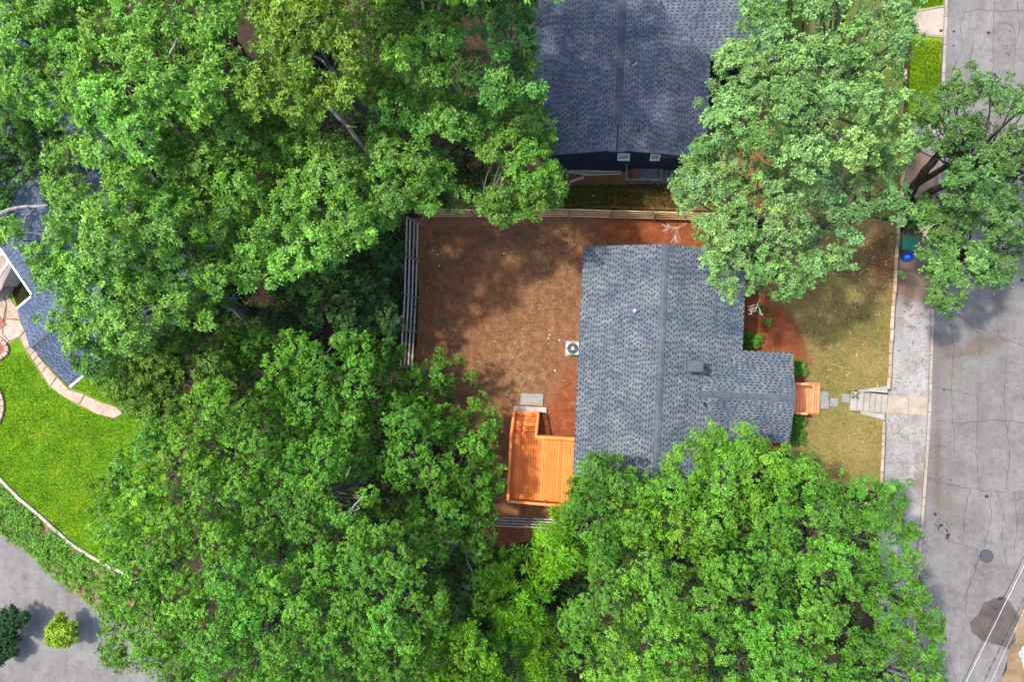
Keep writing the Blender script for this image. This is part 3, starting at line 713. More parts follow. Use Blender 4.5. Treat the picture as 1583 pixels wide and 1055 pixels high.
t = thing('rear_fence', 'tan wooden rail fence between the back yard and the dark neighbouring house', 'fence', a)
fence(t, [a, P(880, 337, 0), b], 4, 1.5, M['tan_wood'], 2.3, .12, .06, .07)
a = P(1146, 344, 0); b = P(1144, 392, 0)
t = thing('gate_fence', 'short pale wooden fence section running from the rear fence to the house corner', 'fence', a)
fence(t, [b, a], 4, 1.5, M['lumber'], 2.0, .0, .07, .09)
a = P(765, 797, 0); b = P(875, 801, 0)
t = thing('lower_fence', 'dark weathered rail fence on the ground just below the deck', 'fence', a)
fence(t, [b, a], 4, 1.3, M['fence_wood'], 2.2, .25, .06, .07)

# ------------------------------------------------------------------ neighbour to the north
nzE, nzR = 4.0, 5.25
no = P(957, 262, 0); na = math.radians(-2.3); no = Vector((no.x, no.y, 0))
nh = thing('neighbouring_house', 'dark navy house with charcoal shingle roof, cut by the top edge of the photo', 'house', no, na)
NL = lambda px, py, z: local(no, na, P(px, py, z))
nx = NL(957, 150, nzR).x; nxl = NL(826, 80, nzE).x; hw = nx-nxl; nxr = nx+hw
ny0 = NL(957, 232, nzR).y
DARKL = np.array([.052, .061, .078])
def nmain_z(x): return nzR-abs(x-nx)*(nzR-nzE)/hw
wy0 = NL(1080, 92, 4.1).y; wyr = wy0+4.2; wzr = nzE+4.2*(nzR-nzE)/hw
def wing_z(y): return wzr-abs(y-wyr)*(nzR-nzE)/hw
gable(nh, nxl, nxr, ny0, ny0+16, nzE, nzR, 'y', 'roof_felt_dark', 'ridge_dark', DARKL, spread=.2, capw=.33, cap=(.075, 1), keep=lambda p: not (p[0] > nx and wing_z(p[1]) > p[2]+.01 and wy0 < p[1] < wy0+8.4))
gable(nh, nx+1.2, nxr+3.4, wy0, wy0+8.4, nzE, wzr, 'x', 'roof_felt_dark', 'ridge_dark', DARKL*1.15, spread=.2, keep=lambda p: p[0] > nxr or p[2] > nmain_z(p[0])-.004, ridge_keep=lambda p: p.x > nx+.2)
walls(nh, nxl, nxr, ny0, ny0+16, nzE, nzR, 'y', M['navy_siding'])
walls(nh, nx, nxr+3.4, wy0, wy0+8.4, nzE, wzr, 'x', M['navy_siding'])
yw = ny0+.35
# siding boards on the gable wall that faces the yard
zz = .3
while zz < 4.9:
    half = hw-.36 if zz < nzE-.1 else max(0, (nzR-.25-zz)/(nzR-nzE)*hw)
    if half > .3:
        bm = bmesh.new(); box(bm, nx-half, nx+half, yw-.022, yw-.002, zz, zz+.18); bobj('siding_board', bm, M['navy_siding'], nh)
    zz += .2
for px_, w_ in ((964, .62), (1013, .5)):
    xw = NL(px_, 245, 3.2).x; window(nh, xw, yw-.024, 2.6, w_, .95, 's')
xw = NL(885, 245, 3.0).x; window(nh, xw, yw-.024, 2.3, .9, 1.2, 's', M['navy_siding'])
bm = bmesh.new(); box(bm, nx-.35, nx+.35, ny0-.06, ny0+.02, nzR-.16, nzR-.02); bobj('gable_trim', bm, M['ridge'], nh)
bm = bmesh.new(); xw = NL(1036, 245, 3.0).x; box(bm, xw-.5, xw+.5, yw-.06, yw-.024, 3.0, 3.06); bobj('trim_board', bm, M['grey_wood'], nh)
for (px_, py_, r) in ((979, 97, .12), (987, 201, .075)):
    c = NL(px_, py_, 5.1); cz = nmain_z(c.x); bm = bmesh.new(); cyl(bm, (c.x, c.y, cz-.05), r*.6, .32, 10); cyl(bm, (c.x, c.y, cz+.26), r, .05, 12, r*.4); v_ = bobj('roof_vent', bm, M['black'], nh)
    if r > .1:
        bm = bmesh.new(); cyl(bm, (c.x, c.y, cz-.03), .17, .045, 14, .1); bobj('flashing', bm, M['metal_pale'], v_)
# small back stoop
so_ = P(992, 275, 0); stp = thing('back_stoop', 'grey wooden stoop with rails and dark steps against the navy wall', 'stoop', so_, na)
bx0, bx1, by0, by1 = -.85, .85, -.45, yw+no.y-so_.y-.05
for i in range(10):
    xa = bx0+(bx1-bx0)*i/10; bm = bmesh.new(); box(bm, xa, xa+.16, by0, by1, .62, .66); bobj('stoop_board', bm, M['brick_red'] if i < 4 else M['grey_wood'], stp, tint=(.9, .9, .9) if i < 4 else None)
rail(stp, [(bx0, by1, .66), (bx0, by0, .66), (bx1, by0, .66)], .8, M['grey_wood'], capw=.1)
for i in range(3):
    bm = bmesh.new(); box(bm, bx1+.02+i*.28, bx1+.28+i*.28, by0+.1, by1, .5-i*.17, .54-i*.17); bobj('step_board', bm, M['grey_wood'], stp)
bm = bmesh.new(); box(bm, bx1+.5, bx1+1.3, by0-.2, by0+.1, 0, .2, .01)
o = bobj('timber_block', bm, M['grey_wood']); o.location = so_; o.rotation_euler.z = na
tag(o, 'blue grey timber block lying on the ground beside the stoop', 'timber')
# loose lumber along the neighbour's wall
lum = [((874, 262), (928, 262.5), 'pale wide board lying closest to the navy wall, longest light one', .22, .12),
       ((886, 267), (960, 264.5), 'thin weathered board lying beside the wide pale board', .1, .05),
       ((900, 270.5), (961, 268.5), 'thin greenish board, last of those lying parallel to the wall', .08, .04),
       ((880, 281.5), (902, 274), 'short board lying slanted on the ground away from the wall', .13, .04),
       ((876, 265.5), (917, 270.5), 'pale board lying askew across the other lumber', .1, .18)]
for (a, b, lb, w_, z_) in lum:
    bm = bmesh.new(); beam(bm, P(*a, z_), P(*b, z_), w_, .05, .004)
    tag(bobj('lumber_board', bm, M['lumber'], tint=jitter(.12)), lb, 'board', 'loose lumber by the navy house')

# ------------------------------------------------------------------ house to the left (blue roof)
A0 = P(8, 391, 3.0); A1 = P(57, 463, 3.0); dv = (A1-A0).normalized()
la = math.atan2(dv.y, dv.x)+math.pi/2            # local y runs up the eave, local x away to the right
B0 = P(28, 478, 3.0); B1 = P(106, 598, 3.0)
lo_ = Vector((A1.x, A1.y, 0))
lh = thing('blue_roofed_house', 'house at the left edge with blue grey roof, white gutters and a small porch', 'house', lo_, la)
LL = lambda px, py, z: local(lo_, la, P(px, py, z))
b0 = LL(28, 478, 3.0); b1 = LL(106, 598, 3.0); wx = (b0.x+b1.x)/2
BLUE = np.array([.042, .062, .095])
def az(x): return 3.0+x*.34 if x < 4.5 else 3.0+(9-x)*.34
bym = (b0.y+b1.y)/2; bhw = (b0.y-b1.y)/2; bzr = 3.0+bhw*.32
def bz(y): return bzr-abs(y-bym)*.32
gable(lh, 0, 9, b1.y-.2, 16, 3.0, 4.53, 'y', 'roof_felt', 'ridge', BLUE, spread=.14, keep=lambda p: not (b1.y < p[1] < b0.y and bz(p[1]) > p[2]+.01))
gable(lh, wx, 4.0, b1.y, b0.y, 3.0, bzr, 'x', 'roof_felt', 'ridge', BLUE, spread=.14, keep=lambda p: p[0] < 0 or p[2] > az(p[0])-.004, ridge_keep=lambda p: p.x < 1.6, capw=.2)
walls(lh, 0, 9, b1.y-.2, 16, 3.0, 4.53, 'y', M['cream_siding'])
walls(lh, wx, 4.0, b1.y, b0.y, 3.0, bzr, 'x', M['cream_siding'], oh=.3)
for (xa, ya, xb, yb_) in ((-.09, b0.y+.12, -.09, 16), (wx, b0.y+.07, -.18, b0.y+.07), (wx, b1.y-.07, 1.3, b1.y-.07)):
    bm = bmesh.new(); beam(bm, (xa, ya, 2.97), (xb, yb_, 2.97), .13, .13, .015); bobj('gutter', bm, M['white_trim'], lh)
# porch in the notch
def porch_deck():
    t = thing('side_porch', 'white railed porch with pinkish floor beside the blue roofed house', 'porch', P(2, 415, 0), la)
    q = pxpoly([(-40, 395), (-12, 376), (12, 398), (22, 402), (2, 448), (-6, 455), (-50, 470)], .9)
    bm = bmesh.new(); prism(bm, q, 0, .9); bobj('porch_floor', bm, M['concrete'], t, world=True, tint=(.9, .72, .68))
    a = P(16, 401, 1.75); b = P(0, 425, 1.75); bm = bmesh.new(); beam(bm, a, P(-14, 446, 1.75), .14, .08); bobj('rail_cap', bm, M['white_trim'], t, world=True)
    a = P(12, 396, 2.9); b = P(-40, 424, 2.9); bm = bmesh.new(); beam(bm, P(8, 391, 2.9), P(-40, 416, 2.9), .12, .1); bobj('beam', bm, M['white_trim'], t, world=True)
    s0 = P(22, 402, .9); s1 = P(2, 446, .75)
    for i in range(5):
        f = i/5; z = .8-i*.15
        p0 = P(21-20*0, 404, 0)
    e0 = P(21.5, 406, 1.5); e1 = P(3.5, 441, 1.35)
    bm = bmesh.new(); beam(bm, e0, e1, .07, .07); bobj('rail_cap', bm, M['white_trim'], t, world=True)
    for i in range(12):
        f = (i+.5)/12; p = e0.lerp(e1, f); bm = bmesh.new(); box(bm, p.x-.03, p.x+.03, p.y-.03, p.y+.03, .3, p.z-.05); bobj('baluster', bm, M['white_trim'], t, world=True)
    e2 = P(20.5, 414, .35); e3 = P(6, 444, .3)
    bm = bmesh.new(); beam(bm, e2, e3, .16, .08); bobj('lower_rail', bm, M['white_trim'], t, world=True)
porch_deck()
# dark red planted spot near the wall
# flagstone path
path = thing('flagstone_path', None, None); path['kind'] = 'structure'
slabs = [[(-40, 452), (-8, 452), (0, 447), (10, 470), (4, 500), (-30, 520)], [(5, 447.5), (11, 455), (27, 478), (31, 494), (10, 492), (11.5, 471)],
         [(5.5, 501), (10.5, 494), (31, 496), (38, 511), (30, 521), (14, 527), (5, 517)], [(-30, 522), (4, 502), (4, 517), (13, 528), (10, 533), (-8, 533), (-30, 540)],
         [(31, 522), (39, 513), (46.5, 537), (40, 540)], [(40.5, 541), (47, 538), (54, 541), (47, 549), (43, 545)], [(47.5, 550), (54.5, 542), (58.5, 550), (51.5, 557)],
         [(52, 558), (59, 551), (65, 558), (57, 566)], [(57.5, 567), (65.5, 559), (72, 566), (64, 576)], [(64.5, 577), (72.5, 567), (87, 583), (77, 597)],
         [(78, 598), (88, 584), (97, 593), (106, 603), (118, 607), (130, 610), (122, 625), (100, 615)], [(123.5, 626), (131.5, 611), (146, 618), (158, 623), (180, 630), (190, 640), (176, 647), (150, 641)]]
for q in slabs:
    c = [(sum(p[0] for p in q)/len(q)), (sum(p[1] for p in q)/len(q))]
    q2 = [(c[0]+(x-c[0])*.985, c[1]+(y-c[1])*.985) for x, y in q]
    bm = bmesh.new(); w_ = rough_poly([Vector((p.x, p.y)) for p in pxpoly(q2, .04)], .3, .012); prism(bm, w_, -.02, .04+random.uniform(0, .012)); bobj('flagstone', bm, M['flagstone'], path, tint=jitter(.09))
bm = bmesh.new(); prism(bm, pxpoly([(-40, 450), (5, 446), (28, 478), (46, 536), (106, 600), (190, 636), (178, 648), (120, 627), (76, 598), (38, 541), (28, 522), (12, 534), (-40, 540)], .01), -.02, .012)
bobj('mortar_bed', bm, M['bank_soil'], path)
def bed(name, ring, inner, label):
    t = thing(name, label, 'flower bed', P(ring[0][0], ring[0][1], 0))
    pts = [P(x, y, 0) for x, y in ring]; pts = [Vector((p.x, p.y, 0)) for p in pts]
    for a, b in polyline_pieces(pts, .38):
        d = (b-a).normalized(); bm = bmesh.new(); a2 = a+d*.015; b2 = b-d*.015; a2.z = b2.z = .07
        beam(bm, a2, b2, .26, .16, .02); bobj('edging_stone', bm, M['flagstone'], t, world=True, tint=jitter(.18))
    bm = bmesh.new(); prism(bm, pxpoly(inner, 0), 0, .05); bobj('bed_soil', bm, M['brick_red'], t, world=True)
bed('brick_bed', [(-20, 562), (2, 554), (13, 545), (14, 538), (8, 529), (-3, 521), (-20, 516)], [(-25, 560), (0, 553), (10, 543), (10, 538), (4, 530), (-25, 520)], 'rounded stone edged bed with red soil at the inner corner of the lawn')
bed('mulch_bed', [(-18, 592), (-2, 601), (4, 614), (6, 628), (4, 642), (-2, 656), (-18, 664)], [(-22, 594), (-4, 603), (3, 620), (1, 645), (-6, 655), (-22, 660)], 'reddish mulch bed with curved stone edge on the left edge of the lawn')
bm = bmesh.new(); prism(bm, pxpoly([(-30, 470), (-2, 487), (10, 502), (-4, 512), (-30, 515)], .06), 0, .08); tag(bobj('brick_patch', bm, M['brick_red']), 'dark red brick patch set into the pale path by the left edge', 'paving')

# ------------------------------------------------------------------ street things
mp_ = P(1525, 860.5, ZS); mh = thing('manhole_cover', 'round grey iron manhole cover in the cracked street', 'manhole cover', (mp_.x, mp_.y, ZS))
bm = bmesh.new(); cyl(bm, (0, 0, .002), .335, .014, 32); bobj('frame', bm, M['black'], mh)
bm = bmesh.new(); cyl(bm, (0, 0, .004), .3, .022, 32)
for i in range(-3, 4):
    for j in range(-3, 4):
        if i*i+j*j < 11: box(bm, i*.075-.022, i*.075+.022, j*.075-.022, j*.075+.022, .02, .032)
bobj('cover', bm, M['iron'], mh)
bm = bmesh.new()
def crack(pts, w=.027):
    P_ = [P(x, y, ZS) for x, y in pts]; P_ = [Vector((p.x, p.y)) for p in P_]; fin = [P_[0]]
    for i in range(len(P_)-1):
        a, b = P_[i], P_[i+1]; k = max(2, int((b-a).length/.22)); d = b-a; nn = Vector((-d.y, d.x)).normalized()
        for j in range(1, k+1): fin.append(a+d*j/k+nn*random.uniform(-.05, .05)*(j < k))
    prev = None
    for i, p in enumerate(fin):
        d = (fin[min(i+1, len(fin)-1)]-fin[max(0, i-1)]).normalized(); nn = Vector((-d.y, d.x)); ww = w*random.uniform(.3, 1)*.5
        a = bm.verts.new((p.x+nn.x*ww, p.y+nn.y*ww, ZS-.004)); b = bm.verts.new((p.x-nn.x*ww, p.y-nn.y*ww, ZS-.004))
        if prev: bm.faces.new((prev[0], prev[1], b, a))
        prev = (a, b)
CR = [[(1432, 740), (1470, 750), (1500, 756), (1530, 760), (1583, 763)], [(1532, 762), (1533, 790), (1528, 820), (1522, 845)], [(1426, 842), (1440, 838), (1455, 832), (1470, 838), (1490, 843), (1510, 850)],
      [(1465, 838), (1458, 825), (1450, 820), (1448, 808), (1455, 800)], [(1465, 835), (1470, 820), (1462, 808)], [(1510, 850), (1512, 870), (1505, 890), (1495, 920), (1492, 945), (1500, 960)],
      [(1445, 925), (1458, 930), (1466, 942), (1484, 942), (1492, 938)], [(1515, 865), (1500, 885), (1498, 905), (1488, 930)], [(1500, 756), (1492, 790), (1488, 840)], [(1540, 760), (1552, 790), (1548, 830), (1556, 870)],
      [(1442, 600), (1470, 603), (1500, 610)], [(1470, 480), (1500, 500), (1530, 515), (1583, 535)], [(1540, 500), (1545, 520), (1560, 530)], [(1490, 18), (1520, 14), (1550, 17), (1583, 15)], [(1490, 18), (1485, 40), (1490, 70), (1480, 90), (1470, 120)],
      [(1537, 0), (1536, 60), (1535, 130)], [(1540, 38), (1555, 34), (1568, 45), (1570, 75), (1566, 120)], [(1572, 0), (1577, 40), (1570, 70)], [(1506, 55), (1500, 90), (1504, 130)],
      [(1447, 650), (1480, 655), (1530, 650), (1583, 654)], [(1510, 610), (1512, 650), (1508, 700), (1514, 750)], [(1555, 560), (1552, 620), (1560, 700), (1556, 758)],
      [(1470, 500), (1475, 540), (1470, 600), (1476, 700)], [(1452, 960), (1470, 980), (1466, 1010), (1478, 1050)], [(1500, 870), (1520, 890), (1538, 885)], [(1567, 760), (1573, 800), (1568, 850)], [(1430, 700), (1450, 690), (1476, 695)]]
for c_ in CR: crack(c_)
for c_ in [[(45, 925), (78, 905), (110, 935), (95, 960), (80, 990)], [(20, 880), (50, 900), (75, 915)], [(110, 935), (118, 925), (128, 915)], [(60, 870), (75, 890), (80, 905)]]: crack(c_, .03)
for _ in range(26):
    x = random.uniform(1475, 1575); y = random.choice((random.uniform(0, 130), random.uniform(560, 1000)))
    crack([(x, y), (x+random.uniform(-18, 18), y+random.uniform(10, 40))], .013)
tag(bobj('road_cracks', bm, M['crack']), kind='stuff')
# tar spots
bm = bmesh.new()
for (x, y, r) in [(1446, 796, 3), (1455, 813, 3.6), (1451, 817, 2.6), (1464, 821, 2.8), (1465, 828, 3.4), (1464, 832, 2.2), (1525, 768, 3.4), (1470, 743, 1.2), (1447, 813, 1.8), (1475, 48, 2.2), (1474, 70, 1.8), (1528, 50, 3), (1561, 48, 1.4), (1557, 71, 1.4), (1560, 84, 1.5), (1556, 81, 1), (1459, 603, 2), (1546, 926, 4), (1540, 942, 2.4), (1455, 47, 3.2), (1580, 433, 3), (1487, 1016, 1.4)]:
    p = P(x, y, ZS); s = depth_scale(x, y, ZS)*r; n_ = 9
    zc = ZS-.003 if x < 1536 or y < 900 else ZS+.002
    if x < 1460 and y < 60: zc = ZS+.014
    vs_ = [bm.verts.new((p.x+math.cos(k*6.283/n_)*s*random.uniform(.6, 1.15), p.y+math.sin(k*6.283/n_)*s*random.uniform(.6, 1.15), zc)) for k in range(n_)]; bm.faces.new(vs_)
tag(bobj('tar_spots', bm, M['crack']), kind='stuff')
# wheeled bins
cp = P(1406, 376, ZS+1.0)
def cart(loc, rz, mat, label, w=.6, d=.7, h=1.05, name='wheeled_bin'):
    t = thing(name, label, 'bin', loc, rz)
    bm = bmesh.new(); bmesh.ops.create_cube(bm, size=1, matrix=Matrix.Translation((0, 0, h/2)) @ Matrix.Diagonal((w, d, h, 1)))
    for v in bm.verts:
        if v.co.z < .1: v.co.x *= .8; v.co.y *= .78; v.co.z = .06
    bmesh.ops.bevel(bm, geom=bm.edges[:], offset=.03, segments=2, affect='EDGES'); bobj('bin_body', bm, mat, t)
    bm = bmesh.new(); box(bm, -w/2-.03, w/2+.03, -d/2-.04, d/2+.03, h+.002, h+.05, .02); box(bm, -w*.32, w*.32, -d*.38, d*.3, h+.05, h+.075, .012); bobj('lid', bm, mat, t)
    bm = bmesh.new(); beam(bm, (-w*.4, d/2+.09, h-.03), (w*.4, d/2+.09, h-.03), .035, .035); box(bm, -w*.42, -w*.36, d/2, d/2+.1, h-.05, h-.01); box(bm, w*.36, w*.42, d/2, d/2+.1, h-.05, h-.01); bobj('handle', bm, mat, t)
    for s in (-1, 1):
        bm = bmesh.new(); bmesh.ops.create_cone(bm, cap_ends=True, segments=16, radius1=.12, radius2=.12, depth=.05, matrix=Matrix.Translation((s*w*.43, d*.36, .12)) @ Matrix.Rotation(math.pi/2, 4, 'Y')); bobj('wheel', bm, M['black'], t)
cart((cp.x, cp.y, ZS), math.radians(88), M['green_plastic'], 'dark green wheeled bin standing under the street tree beside the retaining wall')
bp = P(1405, 396, ZS+.4)
t = thing('recycling_box', 'bright blue open recycling box beside the green wheeled bin', 'box', (bp.x, bp.y, ZS), .2)
bm = bmesh.new(); box(bm, -.24, .24, -.19, .19, 0, .36, .02)
for f in [f for f in bm.faces if f.normal.z > .9 and f.calc_center_median().z > .35]:
    r = bmesh.ops.inset_individual(bm, faces=[f], thickness=.03); 
    for v in f.verts: v.co.z -= .25
bobj('box_body', bm, M['blue_plastic'], t)
bm = bmesh.new(); box(bm, -.15, .12, -.12, .1, .12, .3, .03); bobj('crumpled_bag', bm, M['tarp'], t)
bm = bmesh.new()
for k in range(7):
    bmesh.ops.create_icosphere(bm, subdivisions=2, radius=random.uniform(.12, .26), matrix=Matrix.Translation((random.uniform(-.2, .2), random.uniform(-.4, .35), random.uniform(.1, .3))) @ Matrix.Diagonal((1, 1, .6, 1)))
for v in bm.verts: v.co += Vector((random.uniform(-.03, .03), random.uniform(-.03, .03), random.uniform(-.03, .03)))
o = bobj('tarpaulin', bm, M['tarp']); o.location = P(366, 468, 3.4); tp = P(362, 466, 0)
o.location = (tp.x, tp.y, 0); o.scale = (.85, 1.1, .9); tag(o, 'crumpled bright blue tarpaulin lying in the dark gap between trees', 'tarpaulin')
# overhead wires in the lower right corner
def wire(a, b, z, r, mat, label, dash=False):
    A = P(*a, z); B = P(*b, z); d = (B-A).normalized(); p0 = A-d*22; p1 = B+d*22
    pts = []
    for i in range(41):
        f = i/40; p = p0.lerp(p1, f); p.z += -.35*(1-(2*f-1)**2)+.35*.75; pts.append(p)
    bm = bmesh.new(); tube(bm, pts, [r]*41, 6)
    if dash:
        for i in range(120):
            f = (i+.5)/120; p = p0.lerp(p1, f); p.z += -.35*(1-(2*f-1)**2)+.35*.75
            beam(bm, p-d*.11, p+d*.11, r*3.6, r*3.6)
    tag(bobj('overhead_wire', bm, mat), label, 'wire', 'overhead wires across the street corner')
wire((1566, 900), (1491, 1055), 7.5, .015, M['cable_black'], 'thick black overhead wire, leftmost of the wires crossing the road patch')
wire((1573, 900), (1496, 1055), 7.5, .008, M['cable_pale'], 'pale overhead wire running just right of the thick black one')
wire((1585, 926), (1524, 1053), 6.5, .006, M['cable_black'], 'dark overhead wire broken into dashes, between the two pale wires', True)
wire((1577, 962), (1535, 1054), 6.5, .005, M['cable_pale'], 'thin pale overhead wire nearest the lower right corner')
# mailbox post by the verge lawn
mp = P(1392, 122, ZS+.6); t = thing('mailbox', 'small post with pale mailbox seen between tree crown and verge lawn', 'mailbox', (mp.x, mp.y, ZS))
bm = bmesh.new(); box(bm, -.05, .05, -.05, .05, 0, 1.05); bobj('post', bm, M['tan_wood'], t)
bm = bmesh.new(); box(bm, -.1, .1, -.26, .26, 1.05, 1.27, .04); bobj('letter_box', bm, M['flagstone'], t)
# pale chips lying about the back yard
CHIP = {(677, 393): 'pale stone chip near the leaning fence, upper of two', (679, 411): 'pale stone chip near the leaning fence, lower of two', (779, 392): 'single pale chip on the bare upper middle of the back yard',
        (849, 518): 'pale chip left of the air conditioner, upper of a close pair', (848, 523): 'pale chip left of the air conditioner, lower of a close pair', (865, 526): 'pale chip closest to the air conditioner',
        (858, 573): 'pale chip on the edge of the orange clay below the air conditioner', (917, 303): 'pale chip in the rough grass behind the rear fence, left one', (924, 313): 'pale chip in the rough grass behind the rear fence, nearest the rails'}
for (x, y) in [(677, 393), (679, 411), (779, 392), (849, 518), (848, 523), (865, 526), (858, 573), (917, 303), (924, 313), (1456, 1), (800, 590), (873, 546), (1577, 507)][:9]:
    p = P(x, y, 0); bm = bmesh.new(); bmesh.ops.create_icosphere(bm, subdivisions=1, radius=.06, matrix=Matrix.Diagonal((1, .7, .4, 1)))
    for v in bm.verts: v.co *= random.uniform(.75, 1.2)
    o = bobj('pale_stone', bm, M['white_stone']); o.location = (p.x, p.y, .01); o.rotation_euler.z = random.uniform(0, 3)
    tag(o, CHIP[(x, y)], 'stone', 'pale chips scattered on the ground')

# ------------------------------------------------------------------ foliage
def leaves(C, Ax, k, L, W, col, beta=(50, 95), dens_jit=.25):
    """k leaves in a rosette round each axis; returns verts, faces, colours"""
    n = len(C); Ax = Ax/np.linalg.norm(Ax, axis=1, keepdims=True)
    h = np.where(np.abs(Ax[:, 2:3]) < .9, np.array([[0, 0, 1.]]), np.array([[1., 0, 0]]))
    e1 = np.cross(Ax, h); e1 /= np.linalg.norm(e1, axis=1, keepdims=True); e2 = np.cross(Ax, e1)
    ph = (np.arange(k)/k*2*np.pi)[None, :]+rng.uniform(0, 6.28, (n, 1))+rng.normal(0, .35, (n, k))
    be = np.radians(rng.uniform(beta[0], beta[1], (n, k)))
    d = (np.cos(be)[..., None]*Ax[:, None]+np.sin(be)[..., None]*(np.cos(ph)[..., None]*e1[:, None]+np.sin(ph)[..., None]*e2[:, None]))
    d[..., 2] -= .15
    d /= np.linalg.norm(d, axis=2, keepdims=True)
    sd_ = np.cross(d, Ax[:, None]+rng.normal(0, .35, (n, k, 3))); sd_ /= np.linalg.norm(sd_, axis=2, keepdims=True)+1e-9
    ll = L*rng.uniform(1-dens_jit, 1+dens_jit, (n, k, 1)); ww = W*rng.uniform(.75, 1.2, (n, k, 1))
    c = C[:, None]+d*L*.12*rng.uniform(0, 1.5, (n, k, 1))
    up = np.cross(sd_, d)
    v = np.stack([c, c+d*ll*.55+sd_*ww*.5+up*ww*.12, c+d*ll-np.array([0, 0, .12])*ll, c+d*ll*.5-sd_*ww*.5+up*ww*.12], 2).reshape(-1, 3)
    f = np.arange(n*k*4).reshape(-1, 4)
    cc = np.repeat(col[:, None], k, 1)*rng.uniform(.72, 1.28, (n, k, 1))*np.stack([rng.uniform(.88, 1.14, (n, k)), np.ones((n, k)), rng.uniform(.85, 1.15, (n, k))], 2)
    cc = np.repeat(cc.reshape(-1, 3), 4, 0)
    return v, f, cc
STYLE = {  # tufts per r^2, leaves, length, width
    'oak':   dict(d=175, k=7, L=.172, W=.068, beta=(45, 95)),
    'maple': dict(d=290, k=6, L=.122, W=.066, beta=(45, 100)),
    'fine':  dict(d=300, k=6, L=.098, W=.060, beta=(40, 105)),
    'spiky': dict(d=90, k=9, L=.30, W=.042, beta=(20, 85)),
}
DENS = 0.95
def clump_leaves(c, r, st, col, fl=.72, dens=1.0):
    s = STYLE[st]; n = max(10, int(s['d']*r*r*DENS*dens))
    d = rng.normal(size=(n*2, 3)); d /= np.linalg.norm(d, axis=1, keepdims=True)
    d = d[d[:, 2] > -.42][:n]; n = len(d)
    a = rng.uniform(0, 6.28, 6)
    npf = max(5, int(9*r*r+5)); pf = rng.normal(size=(npf, 3)); pf[:, 2] = np.abs(pf[:, 2])*1.1-.25; pf /= np.linalg.norm(pf, axis=1, keepdims=True)
    near = (d@pf.T).argmax(1); d = d+(pf[near]-d)*rng.uniform(.25, .62, (n, 1)); d /= np.linalg.norm(d, axis=1, keepdims=True); pr_ = rng.uniform(.72, 1.08, npf)[near]; ph_ = rng.uniform(.84, 1.18, npf)[near][:, None]
    lump = .5+.5*np.sin(d[:, 0]*5.3+a[0])*np.sin(d[:, 1]*5.9+a[1])+.28*np.sin(d[:, 2]*6.7+d[:, 0]*4+a[2])+.2*np.sin(d[:, 1]*12+d[:, 0]*11+a[3])
    rad = r*(.7+.3*lump)*pr_*(1-.45*rng.uniform(0, 1, n)**2.2)
    pos = c+d*rad[:, None]*np.array([1, 1, fl]); pos += rng.normal(0, .05, (n, 3))
    ax = d*np.array([1, 1, .8])+np.array([0, 0, .55])+rng.normal(0, .28, (n, 3))
    hue = rng.uniform(.82, 1.2, (n, 1))*ph_
    young = (rad/r > .8)[:, None]*rng.uniform(0, .28, (n, 1))
    cc = col*hue*(1+young*np.array([[1.3, 1.0, .4]]))
    return leaves(pos, ax, s['k'], s['L'], s['W'], cc, s['beta'])

# where the photograph looks past the crowns (photo pixels)
OPEN = [
 [(622, 340), (640, 338), (690, 330), (740, 328), (765, 352), (790, 352), (812, 338), (862, 332), (880, 300), (880, 262), (866, 235), (862, 170), (835, 110), (828, 60), (836, -60),
  (1150, -60), (1147, 20), (1128, 55), (1100, 80), (1092, 140), (1045, 172), (1066, 210), (1052, 245), (1027, 285), (1026, 312), (1060, 334), (1066, 362), (1090, 384), (1086, 415), (1100, 450), (1128, 466), (1150, 455), (1185, 461), (1235, 470),
  (1255, 442), (1292, 430), (1330, 395), (1335, 360), (1300, 342), (1370, 342), (1388, 350), (1392, 362), (1416, 364), (1420, 390), (1414, 405), (1440, 430), (1428, 478), (1480, 492), (1492, 458), (1542, 468), (1572, 440), (1600, 400), (1750, 400),
  (1750, 1130), (1478, 1130), (1462, 1020), (1466, 960), (1430, 905), (1452, 862), (1432, 850), (1424, 815), (1398, 745), (1340, 737), (1280, 725), (1258, 692), (1222, 690), (1190, 680), (1165, 655), (1110, 645), (1062, 680), (1040, 688), (1012, 722), (985, 728),
  (960, 700), (930, 695), (893, 715), (872, 768), (842, 790), (850, 826), (800, 850), (765, 830), (762, 800), (780, 780), (782, 700), (775, 640), (745, 590), (700, 532), (680, 528), (658, 560), (640, 568), (625, 545)],
 [(-80, 380), (25, 384), (50, 425), (52, 442), (85, 448), (84, 472), (60, 480), (62, 500), (88, 515), (100, 560), (130, 588), (182, 640), (200, 680), (180, 695), (132, 740), (122, 800), (150, 860), (150, 945), (146, 1130), (-80, 1130)],
 [(22, 290), (62, 292), (66, 340), (60, 378), (30, 365), (20, 320)],
 [(1417, -60), (1428, 60), (1398, 132), (1420, 140), (1455, 130), (1464, 100), (1490, 122), (1520, 108), (1560, 132), (1600, 128), (1750, 130), (1750, -60)],
]
